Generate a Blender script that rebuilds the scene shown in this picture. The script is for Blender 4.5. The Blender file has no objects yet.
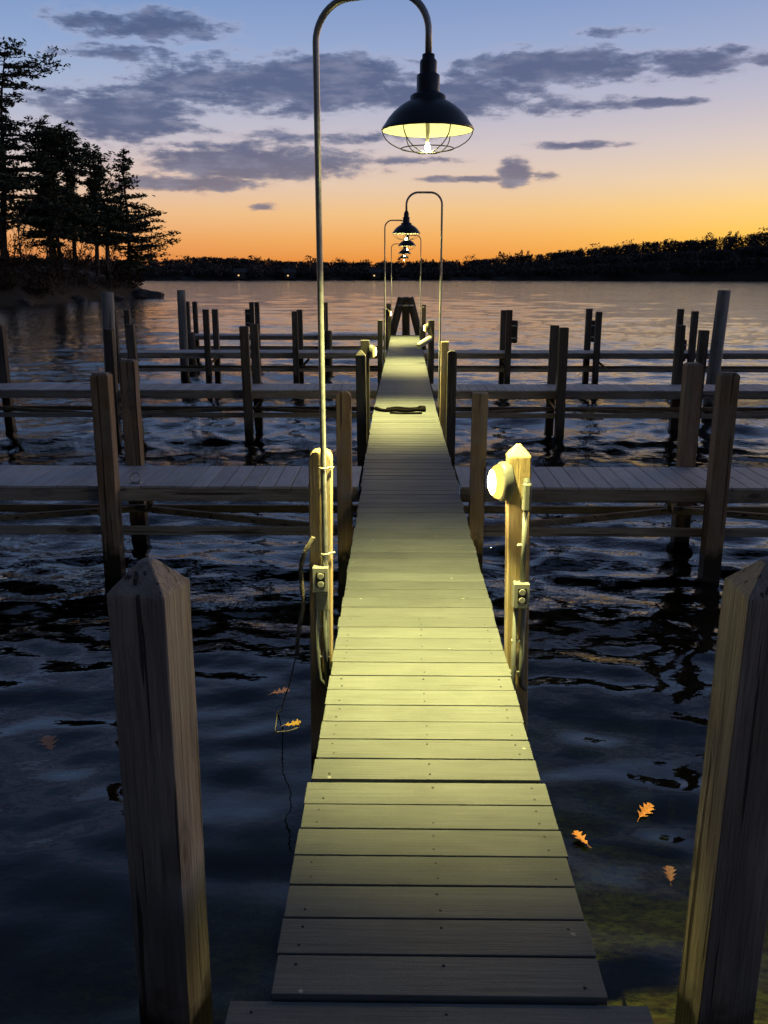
import bpy, math, random
import numpy as np
from mathutils import Vector, Matrix, Euler, noise

R = math.radians
scene = bpy.context.scene
COL = scene.collection
WATER_Z = -0.78

# ------------------------------------------------------------------ helpers
def lin(r, g, b):
    f = lambda c: (c / 255 / 12.92) if c / 255 <= 0.04045 else ((c / 255 + 0.055) / 1.055) ** 2.4
    return (f(r), f(g), f(b), 1.0)

class MB:
    def __init__(self):
        self.v = []; self.f = []
    def add(self, vs, fs):
        o = len(self.v)
        self.v += [tuple(p) for p in vs]
        self.f += [tuple(i + o for i in f) for f in fs]
    def box(self, c, s, rot=None):
        hx, hy, hz = s[0] / 2, s[1] / 2, s[2] / 2
        vs = [Vector((x, y, z)) for z in (-hz, hz) for x, y in ((-hx, -hy), (hx, -hy), (hx, hy), (-hx, hy))]
        if rot is not None:
            m = Euler(rot).to_matrix(); vs = [m @ p for p in vs]
        c = Vector(c)
        self.add([p + c for p in vs], [(3, 2, 1, 0), (4, 5, 6, 7), (0, 1, 5, 4), (1, 2, 6, 5), (2, 3, 7, 6), (3, 0, 4, 7)])
    def bar(self, p0, p1, w, h):
        p0 = Vector(p0); p1 = Vector(p1); d = (p1 - p0).normalized()
        up = Vector((0, 0, 1)) if abs(d.z) < 0.95 else Vector((0, 1, 0))
        s = d.cross(up).normalized(); u = s.cross(d)
        vs = []
        for p in (p0, p1):
            for a, b in ((-1, -1), (1, -1), (1, 1), (-1, 1)):
                vs.append(p + s * a * w / 2 + u * b * h / 2)
        self.add(vs, [(0, 1, 2, 3), (7, 6, 5, 4), (0, 4, 5, 1), (1, 5, 6, 2), (2, 6, 7, 3), (3, 7, 4, 0)])
    def tube(self, pts, r, n=8, cap=True):
        pts = [Vector(p) for p in pts]
        rs = r if isinstance(r, (list, tuple)) else [r] * len(pts)
        vs = []; fs = []; side = None
        for i, p in enumerate(pts):
            d = (pts[min(i + 1, len(pts) - 1)] - pts[max(i - 1, 0)])
            d = d.normalized() if d.length > 1e-9 else Vector((0, 0, 1))
            if side is None:
                side = d.cross(Vector((0, 1, 0)) if abs(d.y) < 0.9 else Vector((1, 0, 0))).normalized()
            side = (side - d * side.dot(d)).normalized()
            u = d.cross(side)
            for k in range(n):
                a = 2 * math.pi * k / n
                vs.append(p + (side * math.cos(a) + u * math.sin(a)) * rs[i])
        for i in range(len(pts) - 1):
            for k in range(n):
                a = i * n + k; b = i * n + (k + 1) % n
                fs.append((a, b, b + n, a + n))
        if cap:
            fs.append(tuple(range(n - 1, -1, -1)))
            fs.append(tuple((len(pts) - 1) * n + k for k in range(n)))
        self.add(vs, fs)
    def lathe(self, prof, n=24, c=(0, 0, 0), m=None):
        vs = []; fs = []; c = Vector(c)
        for r, z in prof:
            for k in range(n):
                a = 2 * math.pi * k / n
                p = Vector((r * math.cos(a), r * math.sin(a), z))
                if m is not None: p = m @ p
                vs.append(p + c)
        for i in range(len(prof) - 1):
            for k in range(n):
                a = i * n + k; b = i * n + (k + 1) % n
                fs.append((a, b, b + n, a + n))
        if prof[0][0] > 1e-6 and False: pass
        self.add(vs, fs)
    def build(self, name, mat, parent=None, smooth=False, bevel=0.0):
        me = bpy.data.meshes.new(name)
        me.from_pydata(self.v, [], self.f); me.update()
        if smooth:
            me.polygons.foreach_set('use_smooth', [True] * len(me.polygons))
        me.materials.append(mat)
        o = bpy.data.objects.new(name, me); COL.objects.link(o)
        if parent is not None: o.parent = parent
        if bevel:
            b = o.modifiers.new('edge', 'BEVEL'); b.width = bevel; b.segments = 2; b.limit_method = 'ANGLE'; b.angle_limit = R(35)
        return o

def tag(o, label, cat, group=None, kind=None):
    o['label'] = label; o['category'] = cat
    if group: o['group'] = group
    if kind: o['kind'] = kind
    return o

def empty(name, loc, label, cat, group=None, rz=0.0):
    o = bpy.data.objects.new(name, None); COL.objects.link(o)
    o.location = loc; o.rotation_euler = (0, 0, rz); o.empty_display_size = 0.1
    return tag(o, label, cat, group)

def structure(o):
    o['kind'] = 'structure'; return o

def copy_tree(o, parent=None):
    c = o.copy(); COL.objects.link(c)
    if parent is not None: c.parent = parent
    for ch in [x for x in bpy.data.objects if x.parent == o]:
        copy_tree(ch, c)
    return c

def shift(y):            # the walkway bends slightly towards the far end
    return max(0.0, y - 12.0) * 0.009

# ------------------------------------------------------------------ materials
class NT:
    def __init__(self, name):
        self.m = bpy.data.materials.new(name); self.m.use_nodes = True
        self.t = self.m.node_tree; self.t.nodes.clear()
    def n(self, kind, **kw):
        nd = self.t.nodes.new(kind)
        for k, v in kw.items():
            if k in ('inp',):
                for a, b in v.items(): nd.inputs[a].default_value = b
            else: setattr(nd, k, v)
        return nd
    def l(self, a, b): self.t.links.new(a, b)
    def out(self, sh, vol=None):
        o = self.n('ShaderNodeOutputMaterial')
        if sh is not None: self.l(sh, o.inputs['Surface'])
        if vol is not None: self.l(vol, o.inputs['Volume'])
        return self.m
    def mix(self, f, a, b, blend='MIX'):
        m = self.n('ShaderNodeMix', data_type='RGBA', blend_type=blend)
        for s, v in ((m.inputs[0], f), (m.inputs[6], a), (m.inputs[7], b)):
            if hasattr(v, 'links'): self.l(v, s)
            else: s.default_value = v
        return m.outputs[2]
    def math(self, op, a, b=None, clamp=False):
        m = self.n('ShaderNodeMath', operation=op, use_clamp=clamp)
        for i, v in enumerate((a, b)):
            if v is None: continue
            if hasattr(v, 'links'): self.l(v, m.inputs[i])
            else: m.inputs[i].default_value = v
        return m.outputs[0]
    def ramp(self, f, stops, interp='LINEAR'):
        r = self.n('ShaderNodeValToRGB'); e = r.color_ramp; e.interpolation = interp
        while len(e.elements) > 1: e.elements.remove(e.elements[-1])
        for i, (p, c) in enumerate(stops):
            el = e.elements[0] if i == 0 else e.elements.new(p)
            el.position = p; el.color = c
        self.l(f, r.inputs[0]); return r.outputs[0]
    def noise(self, vec, scale, detail=4, rough=0.55):
        n = self.n('ShaderNodeTexNoise', inp={'Scale': scale, 'Detail': detail, 'Roughness': rough})
        if vec is not None: self.l(vec, n.inputs['Vector'])
        return n.outputs['Fac']
    def mapping(self, vec, scale=(1, 1, 1), loc=(0, 0, 0)):
        m = self.n('ShaderNodeMapping'); m.inputs['Scale'].default_value = scale; m.inputs['Location'].default_value = loc
        self.l(vec, m.inputs['Vector']); return m.outputs[0]
    def bump(self, h, dist, strength=1.0):
        b = self.n('ShaderNodeBump', inp={'Distance': dist, 'Strength': strength}); self.l(h, b.inputs['Height']); return b.outputs[0]
    def bsdf(self, col, rough=0.6, metal=0.0, normal=None, spec=0.5):
        p = self.n('ShaderNodeBsdfPrincipled', inp={'Metallic': metal, 'Specular IOR Level': spec})
        for s, v in (('Base Color', col), ('Roughness', rough)):
            if hasattr(v, 'links'): self.l(v, p.inputs[s])
            else: p.inputs[s].default_value = v
        if normal is not None: self.l(normal, p.inputs['Normal'])
        return p.outputs[0]

def wood(name, light, dark, wet=True, knots=True, axis=2, vary=0.35):
    t = NT(name)
    tc = t.n('ShaderNodeTexCoord'); oi = t.n('ShaderNodeObjectInfo')
    off = t.n('ShaderNodeVectorMath', operation='ADD'); t.l(tc.outputs['Object'], off.inputs[0])
    sc = t.n('ShaderNodeVectorMath', operation='SCALE'); sc.inputs[0].default_value = (37, 19, 23)
    t.l(oi.outputs['Random'], sc.inputs['Scale']); t.l(sc.outputs[0], off.inputs[1])
    s = [1, 1, 1]; s[axis] = 0.05
    v = off.outputs[0]
    grain = t.noise(t.mapping(v, s), 70, 5, 0.65)
    s2 = [1, 1, 1]; s2[axis] = 0.09
    broad = t.noise(t.mapping(v, s2), 13, 4, 0.6)
    blot = t.noise(v, 3.0, 4, 0.6)
    c = t.mix(t.ramp(grain, [(0.32, (0, 0, 0, 1)), (0.68, (1, 1, 1, 1))]), dark, light)
    c = t.mix(t.math('MULTIPLY', t.ramp(broad, [(0.4, (1, 1, 1, 1)), (0.62, (0, 0, 0, 1))]), 0.6), c, tuple(x * 0.55 for x in dark[:3]) + (1,))
    g = sum(light[:3]) / 3
    c = t.mix(t.math('MULTIPLY', t.ramp(blot, [(0.42, (0, 0, 0, 1)), (0.7, (1, 1, 1, 1))]), 0.55), c, (g * 0.85, g * 0.85, g * 0.82, 1))
    # drying cracks along the grain
    s3 = [1, 1, 1]; s3[axis] = 0.022
    crack = t.ramp(t.noise(t.mapping(v, s3), 42, 2, 0.4), [(0.33, (1, 1, 1, 1)), (0.36, (0, 0, 0, 1))])
    c = t.mix(t.math('MULTIPLY', crack, 0.75), c, (0.012, 0.01, 0.008, 1))
    if knots:
        s4 = [1, 1, 1]; s4[axis] = 0.42
        vo = t.n('ShaderNodeTexVoronoi', inp={'Scale': 4.6, 'Randomness': 1.0}); t.l(t.mapping(v, s4), vo.inputs['Vector'])
        k = t.ramp(vo.outputs['Distance'], [(0.0, (1, 1, 1, 1)), (0.09, (0.9, 0.9, 0.9, 1)), (0.14, (0.15, 0.15, 0.15, 1)), (0.2, (0.45, 0.45, 0.45, 1)), (0.26, (0, 0, 0, 1))])
        c = t.mix(t.math('MULTIPLY', k, 0.75), c, (0.03, 0.02, 0.013, 1))
    # each piece of timber has weathered a little differently
    hs = t.n('ShaderNodeHueSaturation'); t.l(c, hs.inputs['Color'])
    t.l(t.math('ADD', t.math('MULTIPLY', oi.outputs['Random'], vary), 1 - vary / 2), hs.inputs['Value'])
    c = hs.outputs[0]; rough = 0.75
    if wet:
        ge = t.n('ShaderNodeNewGeometry'); sp = t.n('ShaderNodeSeparateXYZ'); t.l(ge.outputs['Position'], sp.inputs[0])
        w = t.math('ADD', sp.outputs[2], t.math('MULTIPLY', t.noise(v, 9, 3), 0.35))
        w = t.math('DIVIDE', t.math('SUBTRACT', -0.28, w), 0.13, True)
        c = t.mix(w, c, (0.022, 0.02, 0.016, 1))
        rough = t.math('SUBTRACT', 0.75, t.math('MULTIPLY', w, 0.4))
    hgt = t.math('SUBTRACT', t.math('ADD', grain, t.math('MULTIPLY', broad, 0.6)), t.math('MULTIPLY', crack, 1.2))
    return t.out(t.bsdf(c, rough, 0, t.bump(hgt, 0.007), 0.3))

def decking_mat(name, axis, col):
    t = NT(name)
    tc = t.n('ShaderNodeTexCoord'); ge = t.n('ShaderNodeNewGeometry')
    sc = t.n('ShaderNodeVectorMath', operation='SCALE'); sc.inputs[0].default_value = (41, 17, 29)
    t.l(ge.outputs['Random Per Island'], sc.inputs['Scale'])
    ad = t.n('ShaderNodeVectorMath', operation='ADD'); t.l(tc.outputs['Object'], ad.inputs[0]); t.l(sc.outputs[0], ad.inputs[1])
    v = ad.outputs[0]
    s = [1, 1, 1]; s[axis] = 0.035
    grain = t.noise(t.mapping(v, s), 95, 4, 0.7)
    smear = t.noise(t.mapping(v, [0.4 if i == axis else 1 for i in range(3)]), 5.5, 5, 0.6)
    grit = t.noise(v, 260, 2, 0.5)
    c = t.mix(t.ramp(grain, [(0.3, (0, 0, 0, 1)), (0.72, (1, 1, 1, 1))]), tuple(x * 0.74 for x in col) + (1,), tuple(x * 1.13 for x in col) + (1,))
    c = t.mix(t.math('MULTIPLY', t.ramp(smear, [(0.45, (0, 0, 0, 1)), (0.75, (1, 1, 1, 1))]), 0.5), c, tuple(x * 0.55 for x in col) + (1,))
    c = t.mix(t.math('MULTIPLY', t.ramp(grit, [(0.62, (0, 0, 0, 1)), (0.75, (1, 1, 1, 1))]), 0.25), c, (0.42, 0.4, 0.37, 1))
    stain = t.noise(t.mapping(tc.outputs['Object'], (1, 1, 1), (4, 9, 2)), 1.7, 7, 0.68)
    c = t.mix(t.math('MULTIPLY', t.ramp(stain, [(0.5, (0, 0, 0, 1)), (0.66, (1, 1, 1, 1))]), 0.42), c, tuple(x * 0.5 for x in col) + (1,))
    drop = t.n('ShaderNodeTexVoronoi', inp={'Scale': 5.0}); t.l(tc.outputs['Object'], drop.inputs['Vector'])
    spl = t.math('SUBTRACT', drop.outputs['Distance'], t.math('MULTIPLY', t.noise(tc.outputs['Object'], 60, 2), 0.05))
    c = t.mix(t.math('MULTIPLY', t.ramp(spl, [(0.004, (1, 1, 1, 1)), (0.016, (0, 0, 0, 1))]), 0.6), c, (0.5, 0.5, 0.46, 1))
    scr = t.ramp(t.noise(t.mapping(v, [0.06 if i == axis else 1 for i in range(3)]), 33, 2, 0.4), [(0.3, (1, 1, 1, 1)), (0.33, (0, 0, 0, 1))])
    c = t.mix(t.math('MULTIPLY', scr, 0.35), c, tuple(x * 0.35 for x in col) + (1,))
    hs = t.n('ShaderNodeHueSaturation'); t.l(c, hs.inputs['Color'])
    t.l(t.math('ADD', t.math('MULTIPLY', ge.outputs['Random Per Island'], 0.34), 0.83), hs.inputs['Value'])
    rough = t.math('ADD', 0.5, t.math('MULTIPLY', smear, 0.22))
    h = t.math('ADD', grain, t.math('MULTIPLY', grit, 0.4))
    return t.out(t.bsdf(hs.outputs[0], rough, 0, t.bump(h, 0.0016), 0.4))

def simple(name, col, rough=0.5, metal=0.0, mottled=0.25, scale=25, spec=0.5, bump=0.0):
    t = NT(name); tc = t.n('ShaderNodeTexCoord')
    nz = t.noise(tc.outputs['Object'], scale, 5, 0.65)
    c = t.mix(t.ramp(nz, [(0.35, (0, 0, 0, 1)), (0.7, (1, 1, 1, 1))]), tuple(x * (1 - mottled) for x in col) + (1,), tuple(min(1, x * (1 + mottled)) for x in col) + (1,))
    r = t.math('ADD', rough - 0.08, t.math('MULTIPLY', nz, 0.16))
    return t.out(t.bsdf(c, r, metal, t.bump(nz, bump) if bump else None, spec))

def glow(name, col, strength):
    t = NT(name); e = t.n('ShaderNodeEmission', inp={'Color': col + (1,), 'Strength': strength})
    return t.out(e.outputs[0])

def foliage_mat(name, a, b):
    t = NT(name); ge = t.n('ShaderNodeNewGeometry')
    c = t.mix(ge.outputs['Random Per Island'], a + (1,), b + (1,))
    return t.out(t.bsdf(c, 0.75, 0, None, 0.15))

M = {}
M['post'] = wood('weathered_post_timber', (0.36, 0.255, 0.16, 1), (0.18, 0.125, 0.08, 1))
M['post_pale_lit'] = wood('lamplit_pale_post_timber', (0.58, 0.44, 0.22, 1), (0.38, 0.27, 0.13, 1), vary=0.2)  # yellow of the lamp light is mixed into this timber colour
M['post_lamplit'] = wood('lamplit_tan_post_timber', (0.62, 0.44, 0.2, 1), (0.42, 0.28, 0.12, 1), vary=0.1)  # lamp glow painted in: golden base for posts the lamp beam misses
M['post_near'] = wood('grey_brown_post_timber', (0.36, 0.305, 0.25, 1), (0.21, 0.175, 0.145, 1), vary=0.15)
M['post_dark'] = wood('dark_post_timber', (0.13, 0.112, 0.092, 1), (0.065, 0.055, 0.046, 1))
M['piling'] = wood('grey_piling_timber', (0.33, 0.33, 0.32, 1), (0.2, 0.2, 0.19, 1), knots=False)
M['beam'] = wood('dock_beam_timber', (0.38, 0.34, 0.28, 1), (0.21, 0.185, 0.15, 1), wet=False, axis=0)
M['beam_y'] = wood('walkway_beam_timber', (0.22, 0.18, 0.13, 1), (0.11, 0.09, 0.06, 1), wet=False, axis=1)
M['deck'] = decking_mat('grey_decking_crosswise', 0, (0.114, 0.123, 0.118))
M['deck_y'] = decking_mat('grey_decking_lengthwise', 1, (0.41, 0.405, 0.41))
M['screw'] = simple('dark_screw_steel', (0.012, 0.011, 0.01), 0.5, 0.0)
M['pipe'] = simple('galvanised_conduit', (0.36, 0.37, 0.36), 0.42, 0.75, 0.2, 40)
M['pvc'] = simple('grey_plastic_conduit', (0.13, 0.14, 0.13), 0.5, 0.0, 0.12, 30)
M['box'] = simple('grey_outlet_cast_metal', (0.17, 0.175, 0.155), 0.5, 0.15, 0.12, 50)
M['hous'] = simple('dark_cast_housing', (0.09, 0.09, 0.08), 0.5, 0.1, 0.15, 50)
M['cover'] = simple('pale_outlet_plate', (0.32, 0.32, 0.28), 0.45, 0.0, 0.08, 50)
M['black'] = simple('black_enamel', (0.011, 0.012, 0.015), 0.38, 0.0, 0.3, 18)
M['socket'] = simple('black_socket_plastic', (0.01, 0.01, 0.01), 0.5)
M['enamel'] = simple('white_reflector_enamel', (0.8, 0.8, 0.74), 0.35, 0.0, 0.03)
M['wire'] = simple('guard_wire', (0.05, 0.05, 0.05), 0.5, 0.5)
M['bulb'] = glow('lamp_bulb_glow', (1.0, 0.9, 0.32), 440)
M['lens'] = glow('bulkhead_lens_glow', (1.0, 0.62, 0.13), 1.7)
M['core'] = glow('bulkhead_core_glow', (1.0, 0.8, 0.34), 30.0)
M['window'] = glow('lit_window_glow', (1.0, 0.62, 0.25), 1.4)
M['rope'] = simple('weathered_rope', (0.12, 0.105, 0.085), 0.85, 0.0, 0.4, 90)
M['line'] = simple('dark_mooring_line', (0.006, 0.005, 0.0045), 0.9, 0.0, 0.4, 60, 0.04)
M['fender'] = simple('off_white_vinyl', (0.33, 0.32, 0.28), 0.55, 0.0, 0.12, 14)
M['rubber'] = simple('dark_rubber', (0.02, 0.02, 0.022), 0.65, 0.0, 0.4)
M['leaf'] = simple('orange_oak_leaf', (0.3, 0.105, 0.018), 0.6, 0.0, 0.25, 60)
M['leaf_y'] = simple('yellow_oak_leaf', (0.27, 0.15, 0.022), 0.6, 0.0, 0.25, 60)
M['leaf_b'] = simple('brown_oak_leaf', (0.13, 0.045, 0.022), 0.65, 0.0, 0.3, 60)
M['bark'] = simple('pine_bark', (0.06, 0.048, 0.038), 0.9, 0.0, 0.4, 4)
M['bark_pale'] = simple('pale_birch_bark', (0.34, 0.31, 0.27), 0.8, 0.0, 0.3, 6)
M['needle'] = foliage_mat('pine_needles', (0.03, 0.045, 0.03), (0.075, 0.095, 0.06))
M['brush'] = foliage_mat('russet_brush_leaves', (0.025, 0.02, 0.013), (0.055, 0.038, 0.022))
M['far_leaf_hazed'] = foliage_mat('hazed_far_wood_leaves', (0.06, 0.056, 0.056), (0.1, 0.088, 0.082))  # distance haze is put into the leaf colour by lightening it
M['bank'] = simple('wooded_bank_soil', (0.022, 0.019, 0.014), 0.95, 0.0, 0.45, 0.6)
M['rock'] = simple('shore_granite', (0.045, 0.042, 0.04), 0.85, 0.0, 0.4, 1.5, bump=0.05)
M['clap'] = simple('dark_clapboard', (0.05, 0.05, 0.05), 0.7)
M['roof'] = simple('asphalt_shingle', (0.06, 0.06, 0.065), 0.9)
M['weed'] = foliage_mat('pond_weed', (0.1, 0.11, 0.02), (0.24, 0.22, 0.05))

# ------------------------------------------------------------------ world: dusk sky
SUN_AZ = R(42)
def build_world():
    w = bpy.data.worlds.new('World'); scene.world = w; w.use_nodes = True
    t = NT.__new__(NT); t.t = w.node_tree; t.t.nodes.clear()
    tc = t.n('ShaderNodeTexCoord'); sp = t.n('ShaderNodeSeparateXYZ'); t.l(tc.outputs['Generated'], sp.inputs[0])
    X, Y, Z = sp.outputs
    el = t.math('MULTIPLY', t.math('ARCSINE', Z), 180 / math.pi)
    az = t.math('MULTIPLY', t.math('ARCTAN2', X, Y), 180 / math.pi)
    # ramp position: square root spreads the low sky
    pos = t.math('POWER', t.math('DIVIDE', t.math('MAXIMUM', el, 0.0), 90.0), 0.5)
    P = lambda e: math.sqrt(e / 90.0)
    left = t.ramp(pos, [(0, lin(206, 118, 66)), (P(0.8), lin(222, 134, 74)), (P(2), lin(232, 158, 98)), (P(3.6), lin(234, 184, 140)), (P(5.4), lin(221, 194, 180)), (P(7.3), lin(199, 191, 201)), (P(9.8), lin(169, 181, 208)), (P(12.5), lin(142, 166, 207)), (P(15.5), lin(116, 148, 197)), (P(22), lin(110, 136, 182)), (P(40), lin(68, 86, 122)), (1, lin(44, 57, 86))])
    mid = t.ramp(pos, [(0, lin(222, 128, 56)), (P(0.9), lin(235, 150, 66)), (P(2.3), lin(241, 175, 98)), (P(3.8), lin(239, 193, 134)), (P(5.4), lin(227, 199, 173)), (P(7.3), lin(208, 194, 196)), (P(9.8), lin(178, 180, 203)), (P(12.5), lin(150, 167, 205)), (P(15.5), lin(124, 150, 198)), (P(22), lin(110, 136, 182)), (P(40), lin(68, 86, 122)), (1, lin(44, 57, 86))])
    right = t.ramp(pos, [(0, lin(246, 168, 48)), (P(1), lin(251, 184, 58)), (P(2.3), lin(252, 199, 86)), (P(3.8), lin(248, 207, 126)), (P(5.4), lin(236, 208, 168)), (P(7.3), lin(216, 200, 192)), (P(9.8), lin(187, 184, 201)), (P(12.5), lin(156, 169, 203)), (P(15.5), lin(128, 152, 198)), (P(22), lin(110, 136, 182)), (P(40), lin(68, 86, 122)), (1, lin(44, 57, 86))])
    back = t.ramp(pos, [(0, lin(26, 28, 36)), (P(6), lin(30, 33, 44)), (P(15), lin(38, 44, 60)), (P(35), lin(44, 56, 80)), (1, lin(44, 57, 86))])
    # horizontal angle away from the afterglow
    cx = t.math('ADD', t.math('MULTIPLY', X, math.sin(SUN_AZ)), t.math('MULTIPLY', Y, math.cos(SUN_AZ)))
    hl = t.math('SQRT', t.math('MAXIMUM', t.math('ADD', t.math('MULTIPLY', X, X), t.math('MULTIPLY', Y, Y)), 1e-6))
    da = t.math('MULTIPLY', t.math('ARCCOSINE', t.math('MINIMUM', t.math('MAXIMUM', t.math('DIVIDE', cx, hl), -1.0), 1.0)), 180 / math.pi)
    def sstep(v, a, b):
        n = t.n('ShaderNodeMapRange', interpolation_type='SMOOTHSTEP', inp={'From Min': a, 'From Max': b}); t.l(v, n.inputs[0]); return n.outputs[0]
    c = t.mix(sstep(da, 15, 38), right, mid)
    c = t.mix(sstep(da, 35, 69), c, left)
    c = t.mix(sstep(da, 74, 140), c, back)
    # clouds in azimuth / elevation
    cv = t.n('ShaderNodeCombineXYZ'); t.l(az, cv.inputs[0]); t.l(el, cv.inputs[1]); v = cv.outputs[0]
    big = t.noise(t.mapping(v, (0.19, 0.6, 1), (3.1, 7.7, 0)), 1.0, 6, 0.58)
    fine = t.noise(t.mapping(v, (0.62, 1.9, 1), (13.1, 2.7, 0)), 1.0, 6, 0.62)
    nz = t.math('ADD', t.math('MULTIPLY', big, 0.5), t.math('MULTIPLY', fine, 0.5))
    blobs = [(-14.3, 13.6, 5.2, 0.85, .78), (-5.5, 10.8, 9.5, 1.5, 1.15), (3.2, 10.3, 6.0, 1.4, 1.05), (-16.2, 9.0, 4.2, 1.5, 1.05), (-9.0, 6.5, 7.0, 0.95, 1.15), (-6, 8.0, 9, .5, .62),
             (9.0, 11.6, 5.8, 0.95, 1.1), (10.2, 9.5, 4.0, 0.5, .95), (17.2, 11.3, 3.6, 0.8, .95), (7.1, 6.0, 1.0, 0.75, 1.5), (5.0, 5.65, 3.6, 0.22, .95),
             (8.9, 5.8, 1.0, 0.35, .8), (15.3, 9.5, 2.8, 0.25, .95), (12.4, 13.2, 2.0, 0.3, .75), (10.3, 7.4, 3.0, 0.25, .85), (0.2, 6.7, 4.0, 0.32, .8),
             (21.0, 11.3, 1.8, 0.4, .9), (-12.5, 5.3, 4.6, 0.55, 1.05), (-16.2, 12.0, 3.4, 0.5, .85), (-8.1, 4.0, 1.0, 0.25, .85), (-11, 7.4, 5, .5, .8),
             (-34, 12, 9, 2.0, .9), (36, 9, 8, 1.0, .9), (-30, 26, 16, 4, .8), (12, 30, 18, 4, .75), (52, 20, 14, 3, .8)]
    m = None
    for a, e, ra, re, k in blobs:
        s = t.n('ShaderNodeVectorMath', operation='SUBTRACT'); t.l(v, s.inputs[0]); s.inputs[1].default_value = (a, e, 0)
        d = t.n('ShaderNodeVectorMath', operation='DIVIDE'); t.l(s.outputs[0], d.inputs[0]); d.inputs[1].default_value = (ra, re, 1)
        L = t.n('ShaderNodeVectorMath', operation='LENGTH'); t.l(d.outputs[0], L.inputs[0])
        g = t.math('MULTIPLY', t.math('SUBTRACT', 1.0, t.math('MULTIPLY', L.outputs['Value'], 0.62), True), k)
        m = g if m is None else t.math('SMOOTH_MAX', m, g)
        if m is not g: m.node.inputs[2].default_value = 0.06
    dens = t.math('ADD', t.math('SUBTRACT', m, 0.22), t.math('MULTIPLY', t.math('SUBTRACT', nz, 0.5), 2.6))
    dens = sstep(dens, -0.14, 0.52)
    dens = t.math('MULTIPLY', dens, sstep(m, 0.0, 0.3))
    deep = lin(72, 86, 126); low = lin(112, 106, 126)
    cc = t.mix(sstep(el, 4.0, 8.5), low, deep)
    tex = t.noise(t.mapping(v, (0.3, 1.1, 1), (5.5, 21.7, 0)), 1.0, 5, 0.6)
    cc = t.mix(t.math('MULTIPLY', sstep(tex, 0.42, 0.72), 0.5), cc, lin(146, 148, 174))
    thin = t.mix(sstep(el, 4.0, 9.5), lin(214, 172, 152), lin(176, 172, 194))
    cc = t.mix(sstep(dens, 0.12, 0.75), thin, cc)
    c = t.mix(t.math('MULTIPLY', dens, 0.92), c, cc)
    # a breath of the physical sky model on top
    sk = t.n('ShaderNodeTexSky', sky_type='NISHITA', sun_disc=False, sun_elevation=R(1.0), sun_rotation=SUN_AZ)
    skc = t.n('ShaderNodeVectorMath', operation='SCALE', inp={'Scale': 0.05}); t.l(sk.outputs[0], skc.inputs[0])
    bg1 = t.n('ShaderNodeBackground', inp={'Strength': 1.0}); t.l(c, bg1.inputs[0])
    bg2 = t.n('ShaderNodeBackground', inp={'Strength': 0.015}); t.l(sk.outputs[0], bg2.inputs[0])
    ad = t.n('ShaderNodeAddShader'); t.l(bg1.outputs[0], ad.inputs[0]); t.l(bg2.outputs[0], ad.inputs[1])
    o = t.n('ShaderNodeOutputWorld'); t.l(ad.outputs[0], o.inputs[0])
    w.cycles.sampling_method = 'MANUAL'; w.cycles.sample_map_resolution = 512
build_world()

sun = bpy.data.lights.new('sun', 'SUN'); sun.energy = 0.75; sun.angle = R(25); sun.color = (1.0, 0.62, 0.32)
so = bpy.data.objects.new('sun', sun); COL.objects.link(so)
el_s = R(6.0)
dirv = Vector((math.sin(SUN_AZ) * math.cos(el_s), math.cos(SUN_AZ) * math.cos(el_s), math.sin(el_s)))
so.rotation_euler = (-dirv).to_track_quat('-Z', 'Y').to_euler()

# ------------------------------------------------------------------ lake bed and water
def bed_height(x, y):
    ks = [(-60, 3.0), (-12, 0.9), (-4, 0.15), (-1.5, -0.75), (0.6, -1.06), (2.2, -1.32), (4, -2.15), (9, -4.2), (20, -6.0), (1e6, -6.0)]
    z = ks[0][1]
    for (a, za), (b, zb) in zip(ks, ks[1:]):
        if a <= y <= b: z = za + (zb - za) * (y - a) / (b - a)
    if x < 0 and -1 < y < 25: z -= min(1.7, -x * 1.5)
    if x > 0.3 and 0 < y < 6: z += 0.26 * max(0.0, min(1.0, (4.8 - y) / 2.4))
    if y < 25:
        z += 0.1 * noise.noise(Vector((x * 0.9, y * 0.9, 3.1))) + 0.05 * noise.noise(Vector((x * 3.1, y * 3.1, 9.1)))
    return z
def build_bed():
    xs = [-5000, -1500, -400, -120, -50, -25] + list(np.arange(-12, 12.01, 0.3)) + [25, 50, 120, 400, 1500, 5000]
    ys = [-300, -60, -25, -12, -8, -6] + list(np.arange(-4, 14.01, 0.3)) + [17, 20, 30, 60, 150, 500, 1500, 5000]
    mb = MB()
    vs = [(x, y, bed_height(x, y)) for y in ys for x in xs]; n = len(xs)
    fs = [(j * n + i, j * n + i + 1, (j + 1) * n + i + 1, (j + 1) * n + i) for j in range(len(ys) - 1) for i in range(n - 1)]
    mb.add(vs, fs)
    t = NT('lake_bed_silt_and_weed'); tc = t.n('ShaderNodeTexCoord'); v = tc.outputs['Object']
    a = t.noise(v, 3.4, 7, 0.7); b = t.noise(t.mapping(v, (1, 1, 1), (9, 4, 0)), 11, 6, 0.75)
    c = t.mix(t.ramp(a, [(0.4, (0, 0, 0, 1)), (0.58, (1, 1, 1, 1))]), (0.17, 0.1, 0.045, 1), (0.36, 0.3, 0.07, 1))
    c = t.mix(t.ramp(b, [(0.45, (0, 0, 0, 1)), (0.66, (1, 1, 1, 1))]), c, (0.02, 0.024, 0.012, 1))
    r = t.noise(t.mapping(v, (1, 1, 1), (2, 14, 0)), 3.4, 3, 0.5)
    c = t.mix(t.ramp(r, [(0.58, (0, 0, 0, 1)), (0.68, (0.8, 0.8, 0.8, 1))]), c, (0.2, 0.1, 0.04, 1))
    m = t.out(t.bsdf(c, 0.9, 0, t.bump(b, 0.1), 0.1))
    structure(mb.build('lake_bed', m, smooth=True))
build_bed()

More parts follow.
